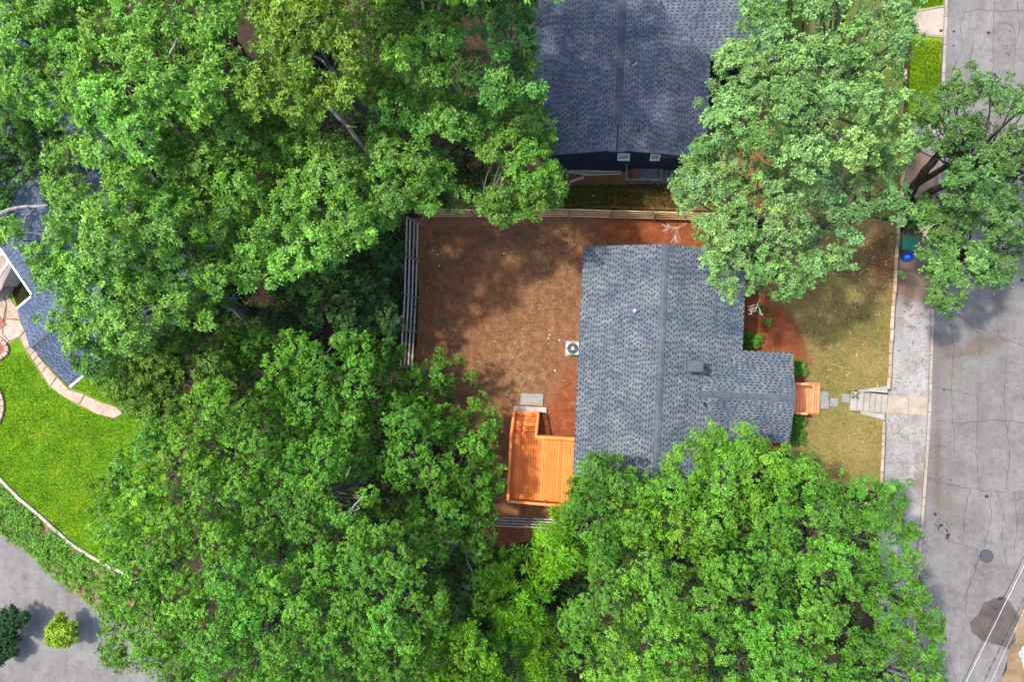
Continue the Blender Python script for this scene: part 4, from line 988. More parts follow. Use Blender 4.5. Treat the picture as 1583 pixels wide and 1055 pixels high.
GAP = [  # openings down into the shade, kept free of the tall crowns only
 [(352, 8), (382, 18), (398, 62), (372, 60)], [(482, 74), (505, 70), (522, 118), (498, 108)], [(494, 160), (520, 172), (560, 190), (570, 240), (540, 222), (506, 196)],
 [(622, 345), (590, 362), (560, 395), (500, 412), (430, 448), (380, 452), (345, 430), (330, 500), (420, 510), (500, 516), (600, 510), (630, 540), (648, 460), (640, 345)], [(690, 210), (712, 216), (765, 262), (750, 300), (705, 288)],
 [(735, 22), (760, 40), (752, 98), (700, 96)], [(355, 40), (386, 60), (380, 96), (352, 70)], [(1412, 240), (1448, 222), (1458, 250), (1436, 290), (1420, 318), (1408, 290)], [(500, 752), (548, 740), (556, 790), (515, 775)], [(560, 784), (590, 800), (575, 815)], [(690, 850), (730, 862), (722, 930), (702, 968), (690, 920)],
 [(770, 865), (830, 862), (842, 822), (880, 815), (912, 850), (905, 900), (870, 925), (860, 1000), (880, 1080), (800, 1080), (770, 1000), (762, 920)], [(735, 958), (790, 960), (788, 1010), (756, 1008)], [(130, 262), (150, 250), (156, 300), (138, 300)],
]
def segd(px, py, poly):
    """signed distance to polygon, negative inside"""
    p = np.array(poly, float); q = np.roll(p, -1, 0); X = np.stack([px, py], 1)
    d = q-p; t = np.clip((((X[:, None]-p[None])*d[None]).sum(2))/(d**2).sum(1)[None], 0, 1)
    c = p[None]+d[None]*t[..., None]; dist = np.sqrt(((X[:, None]-c)**2).sum(2)).min(1)
    ins = np.zeros(len(px), bool)
    for a, b in zip(p, q):
        cond = ((a[1] > py) != (b[1] > py)) & (px < (b[0]-a[0])*(py-a[1])/(b[1]-a[1]+1e-9)+a[0]); ins ^= cond
    return np.where(ins, -dist, dist)
def openness(px, py, gaps=True):
    return np.min([segd(px, py, o) for o in (OPEN+GAP if gaps else OPEN)], 0)

g = lambda r, gg, b: np.array([r, gg, b])
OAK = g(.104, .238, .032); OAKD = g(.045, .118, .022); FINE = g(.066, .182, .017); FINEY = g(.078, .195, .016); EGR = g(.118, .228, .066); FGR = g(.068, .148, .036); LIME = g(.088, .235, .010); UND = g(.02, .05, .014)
# px, py, R px, z top, style, colour, label, dead twigs
TREES = [
 (30, 50, 125, 14.5, 'oak', OAK, 'broad oak crown in the top left corner of the view'),
 (200, 120, 120, 16, 'oak', OAK*1.04, 'pale yellow green oak with rounded boughs near the upper left corner'),
 (310, 40, 100, 14.8, 'oak', OAK*.9, 'oak behind the dark slot at the top edge, left of the exposed limb'),
 (130, 330, 135, 15.2, 'oak', OAK*1.0, 'large sunlit oak overhanging the blue roofed house'),
 (0, 260, 90, 9.5, 'maple', OAKD*1.2, 'lower darker tree at the left edge showing bare pale limbs'),
 (300, 260, 110, 13.4, 'oak', OAK*.84, 'darker oak wedged between the two brightest oaks of the upper left'),
 (455, 320, 135, 12.5, 'oak', OAK*1.08, 'brightest domed oak standing over the dark gap beside the yard fence'),
 (470, 60, 115, 15.6, 'oak', g(.105, .19, .02), 'yellowish oak at the top edge just left of the exposed grey limb'),
 (600, 210, 110, 12.0, 'oak', OAK*.92, 'oak in the middle of the upper wood, right of the exposed grey limb'),
 (640, 30, 105, 14.5, 'oak', OAK*.82, 'oak at the top edge between the yellowish oak and the navy house'),
 (780, 70, 100, 14, 'oak', OAKD*1.3, 'shaded oak touching the left side of the navy house roof, upper one'),
 (770, 225, 110, 11, 'oak', OAK*.74, 'dark green oak overhanging the rear corner of the back yard'),
 (205, 465, 115, 13.5, 'oak', OAK*.9, 'oak reaching down over the pale blue roof, lowest of the upper wood'),
 (250, 585, 105, 10.8, 'maple', g(.072, .15, .016), 'small leaved tree at the bend of the flagstone path'),
 (470, 600, 125, 9.8, 'fine', FINE, 'upright fine leaved tree just below the dark gap'),
 (280, 720, 130, 12.6, 'fine', FINEY, 'bushy tree leaning over the right end of the bright lawn'),
 (470, 775, 125, 11.4, 'fine', FINE*1.05, 'tall fine leaved tree in the middle of the lower left wood'),
 (620, 690, 100, 8.4, 'fine', FINE*.92, 'fine leaved tree two crowns left of the orange deck'),
 (715, 700, 80, 6.2, 'fine', FINE*.98, 'lower fine leaved tree right beside the orange deck'),
 (650, 575, 70, 5.4, 'fine', FINE*.72, 'small tree growing over the end of the leaning grey fence'),
 (215, 900, 115, 12.0, 'fine', FINEY*1.05, 'bushy tree standing over the edge of the lane'),
 (380, 960, 130, 13.0, 'fine', FINE*1.1, 'tree at the bottom edge, second crown right of the lane'),
 (570, 930, 125, 12.4, 'fine', FINE, 'tree at the bottom edge in the middle of the lower left wood'),
 (700, 850, 85, 8.4, 'fine', FINE*.85, 'darker tree below the deck, left of the red bare patch'),
 (720, 1010, 75, 8.5, 'maple', LIME*.72, 'lime tinted tree at the bottom edge left of the feathery shrubs'),
 (1090, 780, 130, 10.6, 'fine', FINEY*1.02, 'full crown overlapping the lower edge of the house roof'),
 (930, 790, 85, 8.8, 'maple', FINE*.9, 'tree reaching over the corner between deck and house roof'),
 (1270, 860, 135, 11.5, 'fine', FINE*1.04, 'broad tree below the front lawn, right of the roof crown'),
 (1390, 930, 100, 8.5, 'fine', FINE*.95, 'tree leaning over the lower street, nearest the manhole'),
 (1030, 950, 135, 11.8, 'fine', FINEY*.97, 'tree at the bottom edge below the deck side of the house'),
 (1210, 1020, 120, 12.0, 'fine', FINE*1.08, 'tree at the bottom edge straight below the front gable'),
 (1370, 1060, 110, 9, 'fine', FINE, 'tree cut by the bottom edge beside the lower street'),
 (1270, 120, 170, 14.0, 'maple', EGR, 'huge pale green tree spreading between the navy house and the upper street'),
 (1180, 340, 130, 11.5, 'maple', EGR*.97, 'pale green tree whose boughs hang over the roof corner of the house'),
 (1340, 320, 110, 11.2, 'maple', EGR*.9, 'pale green tree over the top of the front lawn'),
 (1525, 250, 130, 9.5, 'maple', FGR*1.05, 'darker tree spreading across the street at the right edge'),
 (1480, 390, 85, 8.5, 'maple', FGR*1.15, 'lower crown over the street just right of the wheeled bin'),
]
SPIKY = [(800, 930, 62, 5.5, 'spiky', LIME*1.15, 'feathery lime green shrub left of its twin below the deck'),
         (872, 850, 50, 5.5, 'spiky', LIME*1.02, 'feathery lime green shrub reaching up to the dark lower fence'),
         (835, 1020, 55, 5.2, 'spiky', LIME*.75, 'feathery green shrub at the bottom edge under the lime pair')]
TX = np.array([t[0] for t in TREES], float); TY = np.array([t[1] for t in TREES], float); TR = np.array([t[2] for t in TREES], float)
clumps = [[] for _ in TREES]
def scatter(n, rmin, rmax, spacing, layer, edge=.78, margin=1.15, gaps=True):
    px = rng.uniform(-150, 1740, n); py = rng.uniform(-150, 1210, n)
    op = openness(px, py, gaps)
    r = rng.uniform(rmin, rmax, n); r = np.minimum(r, op/edge); ok = r > rmin*.42
    px, py, r = px[ok], py[ok], r[ok]
    acc = []
    nd = np.sqrt((px[:, None]-TX)**2+(py[:, None]-TY)**2)/TR; ti = nd.argmin(1); rho = nd.min(1)
    keepi = []; ax = np.empty(0); ay = np.empty(0); ar = np.empty(0)
    for i in range(len(px)):
        if rho[i] > margin: continue
        if len(ax) and (np.hypot(ax-px[i], ay-py[i]) < (ar+r[i])*spacing).any(): continue
        ax = np.append(ax, px[i]); ay = np.append(ay, py[i]); ar = np.append(ar, r[i]); keepi.append(i)
    for i in keepi:
        t = TREES[ti[i]]; z = t[3]; rr = min(1.1, rho[i]); s0 = depth_scale(px[i], py[i], z)
        z = z-layer-(t[2]*s0)*.75*(1-math.sqrt(max(0, 1-(.88*rr)**2)))-abs(rng.normal(0, .45))
        z = max(z, 2.6)
        if 690 < px[i] < 800 and 560 < py[i] < 860: z = min(z, 3.2+(800-px[i])*.035)
        c = P(px[i], py[i], z); s = depth_scale(px[i], py[i], z)
        # the crown's top, not its middle, is what is seen
        clumps[ti[i]].append((np.array([c.x, c.y, z-r[i]*s*.3]), r[i]*s, layer))
scatter(5200, 30, 58, .63, 0)
scatter(5200, 14, 25, .64, .55, edge=.85)
scatter(2600, 28, 46, .74, 2.4, edge=1.0)
scatter(2600, 30, 46, .9, 4.6, edge=1.1, gaps=False)

TREES.append((800, -190, 150, 18.5, 'oak', OAK*.8, 'tall oak at the top edge beside the navy house roof, its shade lying on it')); clumps.append([])
for gx in np.arange(-9.5, .3, 1.45):
    for gy in np.arange(12.6, 22, 1.45):
        jx, jy = gx+rng.uniform(-.4, .4), gy+rng.uniform(-.3, .4)
        if jx > -.9-max(0, jy-15.5)*.8+.0*jy or (jx > -2.2 and jy < 13.2): continue
        clumps[-1].append((np.array([jx, jy, 17.2+rng.uniform(-.4, 1.4)]), rng.uniform(1.0, 1.35), 0))
# hand-placed outlying boughs: (px, py, r px, tree index)
def bough(px, py, r, ti, dz=0):
    z = TREES[ti][3]*.8+dz; c = P(px, py, z); s = depth_scale(px, py, z); clumps[ti].append((np.array([c.x, c.y, z]), r*s, 0))
for (x, y, r) in [(1148, 398, 22), (1112, 400, 20), (1103, 432, 18), (1130, 455, 14), (1092, 395, 9), (1290, 395, 18), (1320, 410, 8)]: bough(x, y, r, 33)
for (x, y, r) in [(1476, 112, 12), (1502, 104, 10), (1512, 118, 10), (1535, 120, 12), (1480, 128, 9), (1562, 120, 7)]: bough(x, y, r, 35)
for (x, y, r) in [(1458, 472, 13), (1470, 488, 8), (1436, 470, 9), (1430, 426, 8), (1395, 425, 6)]: bough(x, y, r, 36, -2)
for (x, y, r) in [(1404, 745, 7), (1392, 752, 9), (1400, 775, 6)]: bough(x, y, r, 28)
for (x, y, r) in [(80, 505, 12), (62, 495, 8), (95, 500, 9)]: bough(x, y, r, 12, -3)
for (x, y, r) in [(1150, 700, 32), (1190, 718, 28), (1120, 722, 30), (1215, 730, 26), (1165, 740, 30)]: bough(x, y, r, 25, .6)
for (x, y, r) in [(780, 340, 15), (800, 325, 20), (770, 330, 10)]: bough(x, y, r, 11)

def limb_pts(a, b, n=4, sag=.25):
    a = Vector(a); b = Vector(b); L = (b-a).length; pts = []
    w = Vector((random.uniform(-1, 1), random.uniform(-1, 1), random.uniform(-.3, .6)))*L*.09
    for i in range(n+1):
        f = i/n; p = a.lerp(b, f); p.z += math.sin(f*math.pi)*L*sag*.3; p += w*math.sin(f*math.pi)+Vector((random.uniform(-1, 1), random.uniform(-1, 1), random.uniform(-1, 1)))*L*.02*(0 < i < n); pts.append(p)
    return pts
def avoid(x, y):                                     # keep trunks out of the houses
    for (o, a, bx) in ((house.location, ang, (xl, xr, yb, yt)), (nh.location, na, (nxl, nxr+3.4, ny0, ny0+16)), (lh.location, la, (0, 9, b1.y-.2, 16)), (dk.location, ang, (x0, x1, y0, y1))):
        l_ = local(o, a, Vector((x, y, 0)))
        if bx[0]-.3 < l_.x < bx[1]+.3 and bx[2]-.3 < l_.y < bx[3]+.3:
            cand = [(l_.x-bx[0]+.8, (bx[0]-.8, l_.y)), (bx[1]-l_.x+.8, (bx[1]+.8, l_.y)), (l_.y-bx[2]+.8, (l_.x, bx[2]-.8)), (bx[3]-l_.y+.8, (l_.x, bx[3]+.8))]
            q = min(cand)[1]; c, s = math.cos(a), math.sin(a)
            x, y = o.x+q[0]*c-q[1]*s, o.y+q[0]*s+q[1]*c
    return x, y
def build_tree(t, cl, name='tree', cat='tree', bark='bark_mid', limbs=True, base_z=0, tx=None):
    px, py, R, zt, st, col, label = t[:7]
    c = P(px, py, zt*.75); bx_, by_ = avoid(c.x, c.y) if tx is None else tx
    if px > 1385 and py < 600 and tx is None: base_z = ZS
    T = thing(name, label, cat, (bx_, by_, base_z))
    base = Vector((bx_, by_, base_z))
    V_, F_, C_ = [], [], []; off = 0
    for (p, r, ly) in cl:
        k = 1+rng.normal(0, .16); kk = g(1+rng.normal(0, .06), 1, 1+rng.normal(0, .1))
        v, f, cc = clump_leaves(p, r, st, np.array(col)*k*kk*(.9 if ly > 1 else 1), dens=.42 if ly > 4 else .55 if ly > 1 else 1)
        V_.append(v); F_.append(f+off); C_.append(cc); off += len(v)
    if V_:
        me = npmesh('crown', np.concatenate(V_)-np.array([bx_, by_, base_z]), np.concatenate(F_), M['leaf'], np.concatenate(C_))
        o = link('crown', me, T); o['kind'] = 'stuff'
    # trunk and limbs as one branching body
    bm = bmesh.new(); h = zt*.55; top = Vector((base.x+(c.x-base.x)*.6, base.y+(c.y-base.y)*.6, h))
    tr = .12+zt*.014
    pts = limb_pts(base, top, 5, 0); tube(bm, pts, [tr*(1.35 if i == 0 else 1-.09*i) for i in range(6)], 8)
    top2 = Vector((c.x, c.y, zt*.86)); p2 = limb_pts(top, top2, 4, 0); tube(bm, p2, [tr*.6*(1-.17*i) for i in range(5)], 6)
    if limbs:
        for (p, r, ly) in cl:
            if random.random() < .6 and r > .35:
                f = random.uniform(.35, 1); a = pts[3].lerp(top2, f*.6) if random.random() < .6 else top
                q = Vector(p)+Vector((0, 0, r*.25)); L = (q-a).length; r0 = min(.085, .022+L*.01)
                lp = limb_pts(a, q, 5, .3); tube(bm, lp, [r0*(1-.15*i) for i in range(6)], 5)
                for _ in range(2):
                    e = lp[random.choice((2, 3, 4))]; d = Vector((random.uniform(-1, 1), random.uniform(-1, 1), random.uniform(.1, .9)))*r*.85
                    tube(bm, limb_pts(e, e+d, 3, .1), [.015, .012, .008, .004], 4)
    for v in bm.verts: v.co -= Vector((bx_, by_, base_z))
    bobj('trunk', bm, M[bark], T)
    return T
TOBJ = []
for i, t in enumerate(TREES):
    kw = {}
    if i == 35: kw['tx'] = tuple(P(1399, 322, ZS).xy); kw['bark'] = 'bark_dark'
    if i == 36: kw['bark'] = 'bark_dark'; kw['tx'] = tuple(P(1448, 420, ZS).xy)
    TOBJ.append(build_tree(t, clumps[i], **kw))
# exposed limbs drawn where the photo shows them
def limb(ti, pts, r0, r1, mat='bark', name='limb'):
    T = TOBJ[ti]; w = [P(x, y, z) for x, y, z in pts]; bm = bmesh.new(); full = []
    for i in range(len(w)-1):
        for j in range(3): full.append(w[i].lerp(w[i+1], j/3)+Vector((random.uniform(-.04, .04), random.uniform(-.04, .04), 0)))
    full.append(w[-1]); n_ = len(full); tube(bm, full, [r0+(r1-r0)*i/(n_-1) for i in range(n_)], 6)
    for v in bm.verts: v.co -= T.location
    bobj(name, bm, M[mat], T)
limb(8, [(575, 245, 9), (556, 220, 10), (535, 190, 11), (508, 166, 12)], .12, .08)
limb(8, [(536, 196, 11), (552, 196, 11.3)], .05, .02)
limb(7, [(525, 118, 10), (508, 102, 11), (490, 88, 12)], .1, .07); limb(7, [(458, 92, 13), (462, 112, 13)], .04, .02)
limb(0, [(90, 22, 13), (72, 8, 13.5), (40, -6, 14)], .12, .1); limb(4, [(-10, 333, 9), (28, 320, 10), (75, 317, 10.5)], .1, .05)
limb(4, [(55, 321, 9.8), (40, 333, 9.5), (35, 350, 9.3), (40, 366, 9.2)], .035, .02); limb(3, [(128, 192, 14), (150, 198, 14.3), (170, 210, 14.6)], .05, .05)
limb(3, [(130, 190, 14), (130, 205, 13.8)], .04, .02); limb(1, [(25, 125, 12), (45, 112, 12.6), (64, 106, 13)], .12, .09); limb(1, [(262, 82, 15), (268, 70, 15), (275, 58, 15)], .05, .03)
limb(5, [(330, 128, 13), (350, 124, 13), (356, 112, 13)], .05, .04); limb(16, [(536, 795, 10), (548, 782, 11), (560, 768, 12)], .06, .03); limb(16, [(536, 795, 10), (556, 786, 11)], .04, .02)
limb(16, [(535, 738, 10.5), (542, 722, 11)], .03, .015)
limb(35, [(1399, 322, 0), (1406, 300, 2), (1432, 262, 4.2), (1452, 240, 5), (1464, 214, 6)], .26, .14, 'bark_dark'); limb(35, [(1452, 240, 5), (1480, 240, 6.2), (1500, 225, 7), (1518, 205, 7.6)], .13, .06, 'bark_dark')
limb(35, [(1420, 285, 3), (1462, 256, 5), (1480, 266, 5.8), (1500, 268, 6.4), (1560, 262, 7)], .15, .07, 'bark_dark'); limb(35, [(1500, 268, 6.4), (1520, 280, 6.6), (1508, 292, 6.6)], .07, .04, 'bark_dark')
limb(36, [(1462, 358, 6.6), (1468, 350, 6.8), (1476, 356, 7)], .05, .03, 'dead_wood'); limb(36, [(1468, 350, 6.8), (1466, 342, 7)], .04, .02, 'dead_wood')
# bare dead twigs on the rim of the pale green trees
def twigs(ti, px, py, z, ang0, L, n=4):
    T = TOBJ[ti]; bm = bmesh.new(); s = depth_scale(px, py, z); a = P(px, py, z)
    def grow(p, th, l, d):
        q = p+Vector((math.cos(th)*l, math.sin(th)*l, random.uniform(-.1, .15)*l)); tube(bm, limb_pts(p, q, 3, .1), [.012*(.7**d)+.004]*2+[.008*(.7**d)+.003]*2, 4)
        if d < 3:
            for _ in range(3 if d else n): grow(p.lerp(q, random.uniform(.4, 1)), th+random.uniform(-.9, .9), l*random.uniform(.45, .7), d+1)
    grow(a, math.radians(ang0), L*s, 0)
    for v in bm.verts: v.co -= T.location
    bobj('dead_twig', bm, M['dead_wood'], T)
for a_ in [(33, 1062, 345, 8.5, 205, 26), (33, 1108, 175, 9, 60, 22), (33, 1118, 205, 9, 250, 30), (33, 1150, 385, 8, 110, 32), (33, 1142, 372, 8, 160, 24), (33, 1100, 290, 9, 20, 28), (33, 1120, 320, 9, 80, 26), (33, 1175, 462, 8.5, 250, 18), (33, 1090, 385, 9, 320, 18),
           (11, 700, 100, 11, 300, 22), (36, 1450, 345, 8, 200, 20)]: twigs(*a_)
# understorey in the dark gap
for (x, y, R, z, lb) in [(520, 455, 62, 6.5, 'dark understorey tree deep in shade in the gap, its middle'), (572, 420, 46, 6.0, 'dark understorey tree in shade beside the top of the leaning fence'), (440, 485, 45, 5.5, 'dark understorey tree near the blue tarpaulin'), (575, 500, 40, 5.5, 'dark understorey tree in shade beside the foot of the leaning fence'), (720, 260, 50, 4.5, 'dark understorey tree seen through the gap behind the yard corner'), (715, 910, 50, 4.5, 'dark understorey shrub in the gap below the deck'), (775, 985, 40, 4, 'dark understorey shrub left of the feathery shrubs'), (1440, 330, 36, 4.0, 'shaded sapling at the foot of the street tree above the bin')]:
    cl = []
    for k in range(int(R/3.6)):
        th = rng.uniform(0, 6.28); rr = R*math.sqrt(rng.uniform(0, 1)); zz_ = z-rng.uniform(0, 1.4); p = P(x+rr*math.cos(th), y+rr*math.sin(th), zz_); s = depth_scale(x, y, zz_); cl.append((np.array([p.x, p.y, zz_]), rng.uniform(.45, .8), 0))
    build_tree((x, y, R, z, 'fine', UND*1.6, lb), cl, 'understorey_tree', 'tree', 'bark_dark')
# feathery shrubs
for t in SPIKY:
    x, y, R, z = t[:4]; cl = []
    for k in range(int(R*R/85)):
        th = rng.uniform(0, 6.28); rr = R*math.sqrt(rng.uniform(0, 1)); zz_ = z-1.6*(rr/R)**2-rng.uniform(0, .6); p = P(x+rr*math.cos(th)*.75, y+rr*math.sin(th)*1.25, zz_); cl.append((np.array([p.x, p.y, zz_]), rng.uniform(.3, .6), 0))
    build_tree(t, cl, 'feathery_shrub', 'shrub', 'bark_dark', True)
# round shrubs
def shrub(px, py, r, h, col, st, label, z0=0, n=9, name='shrub'):
    c = P(px, py, h*.7+z0); cl = []
    for k in range(n):
        a = k*2.4+random.uniform(-.5, .5); rr = r*random.uniform(.5, .8)*math.sqrt(k/n); zz_ = z0+h*(.75-.35*(rr/r)); cl.append((np.array([c.x+rr*math.cos(a), c.y+rr*math.sin(a), zz_-.1]), r*random.uniform(.28, .5), 0))
    T = thing(name, label, 'shrub', (c.x, c.y, z0)); V_, F_, C_ = [], [], []; off = 0
    for (p, rr, _) in cl:
        v, f, cc = clump_leaves(p, rr, st, np.array(col)*(1+rng.normal(0, .1)), .8, 2.2); V_.append(v); F_.append(f+off); C_.append(cc); off += len(v)
    o = link('foliage', npmesh('foliage', np.concatenate(V_)-np.array([c.x, c.y, z0]), np.concatenate(F_), M['leaf'], np.concatenate(C_)), T); o['kind'] = 'stuff'
    bm = bmesh.new()
    for (p, rr, _) in cl: tube(bm, limb_pts((c.x, c.y, z0), p, 3, .1), [.03, .025, .018, .01], 5)
    for v in bm.verts: v.co -= Vector((c.x, c.y, z0))
    bobj('stems', bm, M['bark_dark'], T); return T
shrub(1165, 527, .58, .9, g(.075, .2, .02), 'fine', 'round bright green shrub in the red clay corner beside the roof', n=10)
shrub(1237, 570, .5, .8, g(.06, .17, .015), 'fine', 'round green shrub beside the upper porch rail', n=8)
shrub(1236, 652, .5, .8, g(.06, .17, .015), 'fine', 'round green shrub beside the lower porch rail', n=8)
shrub(1238, 676, .5, .8, g(.055, .15, .015), 'fine', 'green shrub at the lower corner of the front gable', n=8)
shrub(1188, 497, .2, .35, g(.1, .24, .02), 'maple', 'tiny bright green plant at the edge between clay and front lawn', n=5)
shrub(1178, 478, .2, .35, g(.08, .2, .02), 'maple', 'tiny green plant in the red clay under the hanging bough', n=5)
shrub(8, 968, 1.3, 2.4, g(.018, .055, .02), 'fine', 'dark green bush at the lower left beside the lane', ZS, 14)
shrub(84, 985, 1.15, 2.6, g(.17, .27, .02), 'oak', 'yellow green leafy young tree standing at the lane edge', ZS, 14, 'young_tree')
shrub(-8, 1008, 1.2, 2.0, g(.02, .06, .02), 'fine', 'dark shrub on the left edge just below the dark green bush', ZS, 14)

# ------------------------------------------------------------------ grass blades and weeds
def blades(name, poly, n, z, h, w, c1, c2, holes=(), lean=.5, zfun=None):
    p = np.array([(v.x, v.y) for v in poly]); lo_, hi_ = p.min(0), p.max(0)
    X = rng.uniform(lo_[0], hi_[0], n*3); Y = rng.uniform(lo_[1], hi_[1], n*3)
    ok = segd(X, Y, p) < -.02
    for hl in holes: ok &= segd(X, Y, [(v.x, v.y) for v in hl]) > .02
    X, Y = X[ok][:n], Y[ok][:n]; n = len(X); th = rng.uniform(0, 6.28, n)
    hh = h*rng.uniform(.5, 1.3, n); ww = w*rng.uniform(.6, 1.3, n)
    Z = np.full(n, z) if zfun is None else zfun(X, Y)
    bx_, by_ = np.cos(th)*ww/2, np.sin(th)*ww/2; lx, ly = rng.normal(0, lean, n)*hh, rng.normal(0, lean, n)*hh
    v = np.stack([np.stack([X-bx_, Y-by_, Z], 1), np.stack([X+bx_, Y+by_, Z], 1), np.stack([X+lx, Y+ly, Z+hh], 1)], 1).reshape(-1, 3)
    f = np.arange(n*3).reshape(-1, 3); t = rng.uniform(0, 1, (n, 1)); c = np.array(c1)*(1-t)+np.array(c2)*t
    pn = .82+.25*np.sin(X*1.7+1)*np.sin(Y*1.3)+.12*np.sin(X*4.1)*np.cos(Y*3.7)
    c = c*pn[:, None]
    tag(link(name, npmesh(name, v, f, M['blade'], np.repeat(c, 3, 0))), kind='stuff')
pth = pxpoly([(-60, 440), (5, 444), (28, 478), (46, 536), (106, 598), (190, 634), (178, 648), (120, 628), (76, 599), (40, 545), (-60, 545)], 0)
blades('lawn_grass', pxpoly([(-30, 500), (20, 515), (60, 540), (150, 560), (240, 620), (250, 760), (150, 862), (112, 840), (90, 820), (55, 788), (24, 763), (0, 737), (-50, 697)], 0), 60000, 0, .07, .035, (.05, .14, .006), (.15, .24, .009), [pth])
blades('notch_grass', pxpoly([(12, 432), (34, 424), (56, 462), (30, 478)], 0), 1500, .004, .07, .035, (.04, .1, .004), (.09, .17, .005))
blades('front_grass', pxpoly([(1205, 440), (1300, 400), (1388, 352), (1372, 598), (1328, 602), (1312, 604), (1312, 640), (1330, 648), (1366, 655), (1360, 740), (1235, 740), (1250, 640), (1268, 600), (1232, 530)], 0), 26000, .006, .06, .03, (.12, .11, .03), (.24, .21, .075))
blades('backyard_grass', pxpoly([(655, 350), (890, 345), (890, 540), (850, 590), (835, 605), (770, 690), (655, 570)], 0), 26000, .002, .05, .025, (.1, .065, .025), (.24, .155, .07))
blades('rough_grass', pxpoly([(870, 285), (1080, 285), (1080, 322), (870, 320)], 0), 7000, .004, .12, .04, (.035, .05, .008), (.09, .095, .02))
blades('verge_grass', pxpoly([(1402, -20), (1460, -20), (1457, 8), (1403, 14)], ZS), 3000, ZS-.02, .08, .04, (.065, .17, .003), (.17, .26, .004))
blades('verge_grass', pxpoly([(1400, 60), (1455, 62), (1450, 200), (1400, 200)], ZS), 7000, ZS-.02, .08, .04, (.08, .15, .003), (.2, .24, .008))
# weeds on the bank below the garden wall
def bank_leaves():
    n = 2600; t = rng.uniform(0, 1, n); s = rng.uniform(0.04, .97, n)
    H_ = np.array([tuple(P(x, y, 0)) for x, y in hi]); L_ = np.array([tuple(P(x, y, ZS)) for x, y in lo]); k = t*8*.999; i = k.astype(int); f = (k-i)[:, None]
    a = H_[i]*(1-f)+H_[i+1]*f; b = L_[i]*(1-f)+L_[i+1]*f; C = a*(1-s[:, None])+b*s[:, None]; C[:, 2] += rng.uniform(0, .25, n)
    keep_ = (np.sin(C[:, 0]*1.9)*np.sin(C[:, 1]*2.3)+rng.normal(0, .5, n)) > -.75; C = C[keep_]; n = len(C)
    v, ff, cc = leaves(C, np.array([[0, 0, 1.]])+rng.normal(0, .3, (n, 3)), 6, .17, .085, g(.08, .19, .018)*rng.uniform(.6, 1.4, (n, 1)), (40, 90))
    tag(link('bank_weeds', npmesh('bank_weeds', v, ff, M['leaf'], cc)), kind='stuff')
bank_leaves()
def leaf_litter():
    n = 9000; X = rng.uniform(-20, 0, n); Y = rng.uniform(-16, 16, n); C = np.stack([X, Y, np.full(n, .0)], 1)
    ok = segd(X, Y, [(v.x, v.y) for v in pxpoly(back, 0)]) > .1; C = C[ok]
    v, ff, cc = leaves(C, np.array([[0, 0, 1.]])+rng.normal(0, .2, (len(C), 3)), 4, .16, .07, g(.05, .03, .018)*rng.uniform(.5, 1.6, (len(C), 1)), (75, 100))
    tag(link('leaf_litter', npmesh('leaf_litter', v, ff, M['leaf'], cc)), kind='stuff')
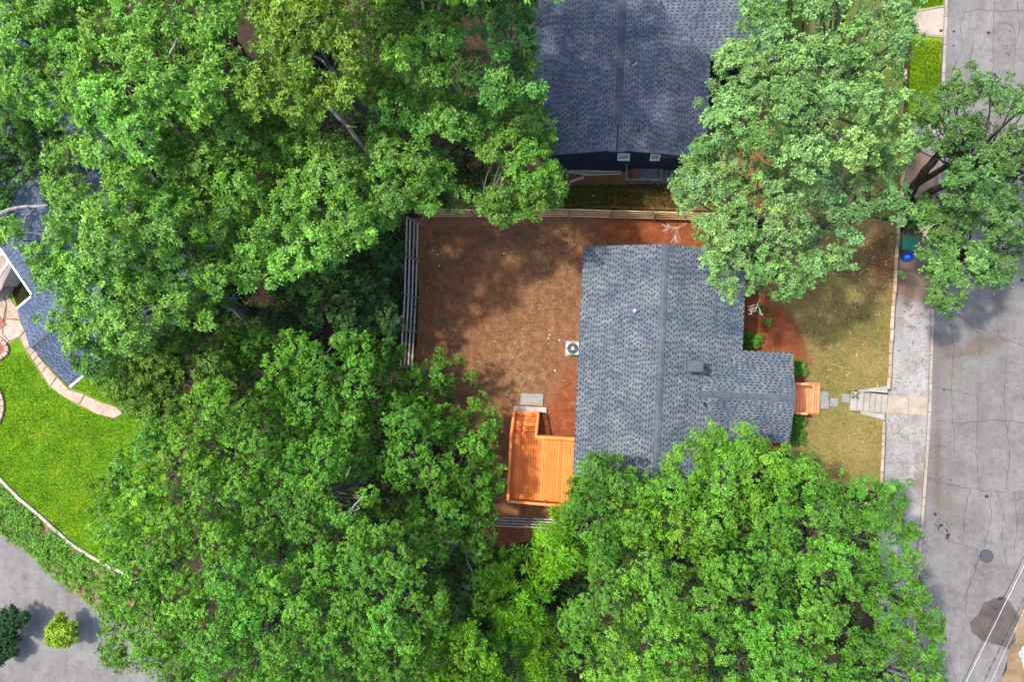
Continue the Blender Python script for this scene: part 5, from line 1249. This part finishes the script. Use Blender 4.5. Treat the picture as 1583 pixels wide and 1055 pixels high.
def undergrowth():
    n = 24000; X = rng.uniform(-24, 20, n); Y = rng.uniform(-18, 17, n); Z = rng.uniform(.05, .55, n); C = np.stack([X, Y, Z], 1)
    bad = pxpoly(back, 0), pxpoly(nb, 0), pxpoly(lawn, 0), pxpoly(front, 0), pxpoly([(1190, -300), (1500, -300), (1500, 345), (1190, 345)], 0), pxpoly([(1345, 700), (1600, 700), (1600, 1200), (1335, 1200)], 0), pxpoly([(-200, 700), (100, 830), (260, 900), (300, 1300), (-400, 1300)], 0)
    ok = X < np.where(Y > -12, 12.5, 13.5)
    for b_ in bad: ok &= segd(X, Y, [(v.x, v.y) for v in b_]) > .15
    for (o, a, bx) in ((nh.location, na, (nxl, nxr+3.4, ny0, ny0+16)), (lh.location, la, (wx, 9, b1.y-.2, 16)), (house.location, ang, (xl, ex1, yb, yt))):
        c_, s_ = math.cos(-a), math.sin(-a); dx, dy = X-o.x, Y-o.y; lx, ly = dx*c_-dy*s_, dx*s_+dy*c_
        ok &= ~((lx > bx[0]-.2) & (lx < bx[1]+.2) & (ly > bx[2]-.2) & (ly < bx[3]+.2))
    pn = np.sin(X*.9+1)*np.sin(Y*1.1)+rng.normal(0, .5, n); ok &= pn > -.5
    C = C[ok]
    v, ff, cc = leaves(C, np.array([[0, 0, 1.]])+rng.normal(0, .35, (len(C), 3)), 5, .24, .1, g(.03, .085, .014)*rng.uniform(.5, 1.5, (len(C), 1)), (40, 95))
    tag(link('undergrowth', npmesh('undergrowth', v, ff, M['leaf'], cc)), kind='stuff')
undergrowth()
def fallen(name, poly, n, z, cols):
    p = np.array([(v.x, v.y) for v in poly]); lo_, hi_ = p.min(0), p.max(0); X = rng.uniform(lo_[0], hi_[0], n*3); Y = rng.uniform(lo_[1], hi_[1], n*3)
    ok = segd(X, Y, p) < -.05; ok &= (np.sin(X*.8)*np.sin(Y*.7+1)+rng.normal(0, .5, len(X))) > -.2; X, Y = X[ok][:n], Y[ok][:n]; C = np.stack([X, Y, np.full(len(X), z)], 1)
    v, ff, cc = leaves(C, np.array([[0, 0, 1.]])+rng.normal(0, .15, (len(C), 3)), 2, .11, .055, np.array(cols)[rng.integers(0, len(cols), len(C))], (82, 98))
    tag(link(name, npmesh(name, v, ff, M['leaf'], cc)), kind='stuff')
fallen('fallen_leaves', pxpoly([(650, 345), (890, 345), (890, 640), (840, 600), (700, 560), (650, 560)], 0), 420, .05, [(.2, .13, .05), (.1, .055, .03), (.3, .22, .1), (.09, .11, .03)])
fallen('fallen_leaves', pxpoly([(1240, 400), (1385, 355), (1372, 598), (1270, 600)], 0), 260, .05, [(.3, .24, .11), (.13, .08, .04), (.38, .32, .16)])
fallen('fallen_leaves', pxpoly([(1378, 520), (1384, 430), (1440, 430), (1434, 640), (1428, 760), (1366, 735)], ZS), 160, ZS+.03, [(.12, .07, .04), (.2, .13, .06), (.08, .1, .03)])
fallen('fallen_leaves', pxpoly([(1442, 500), (1583, 500), (1583, 860), (1426, 840)], ZS), 130, ZS+.02, [(.12, .08, .05), (.2, .14, .07)])
leaf_litter()
print('tris', sum(sum(len(p.vertices)-2 for p in o.data.polygons) if len(o.data.polygons) < 1000 else len(o.data.loops)-2*len(o.data.polygons) for o in bpy.data.objects if o.type == 'MESH'), 'clumps', sum(len(c) for c in clumps))
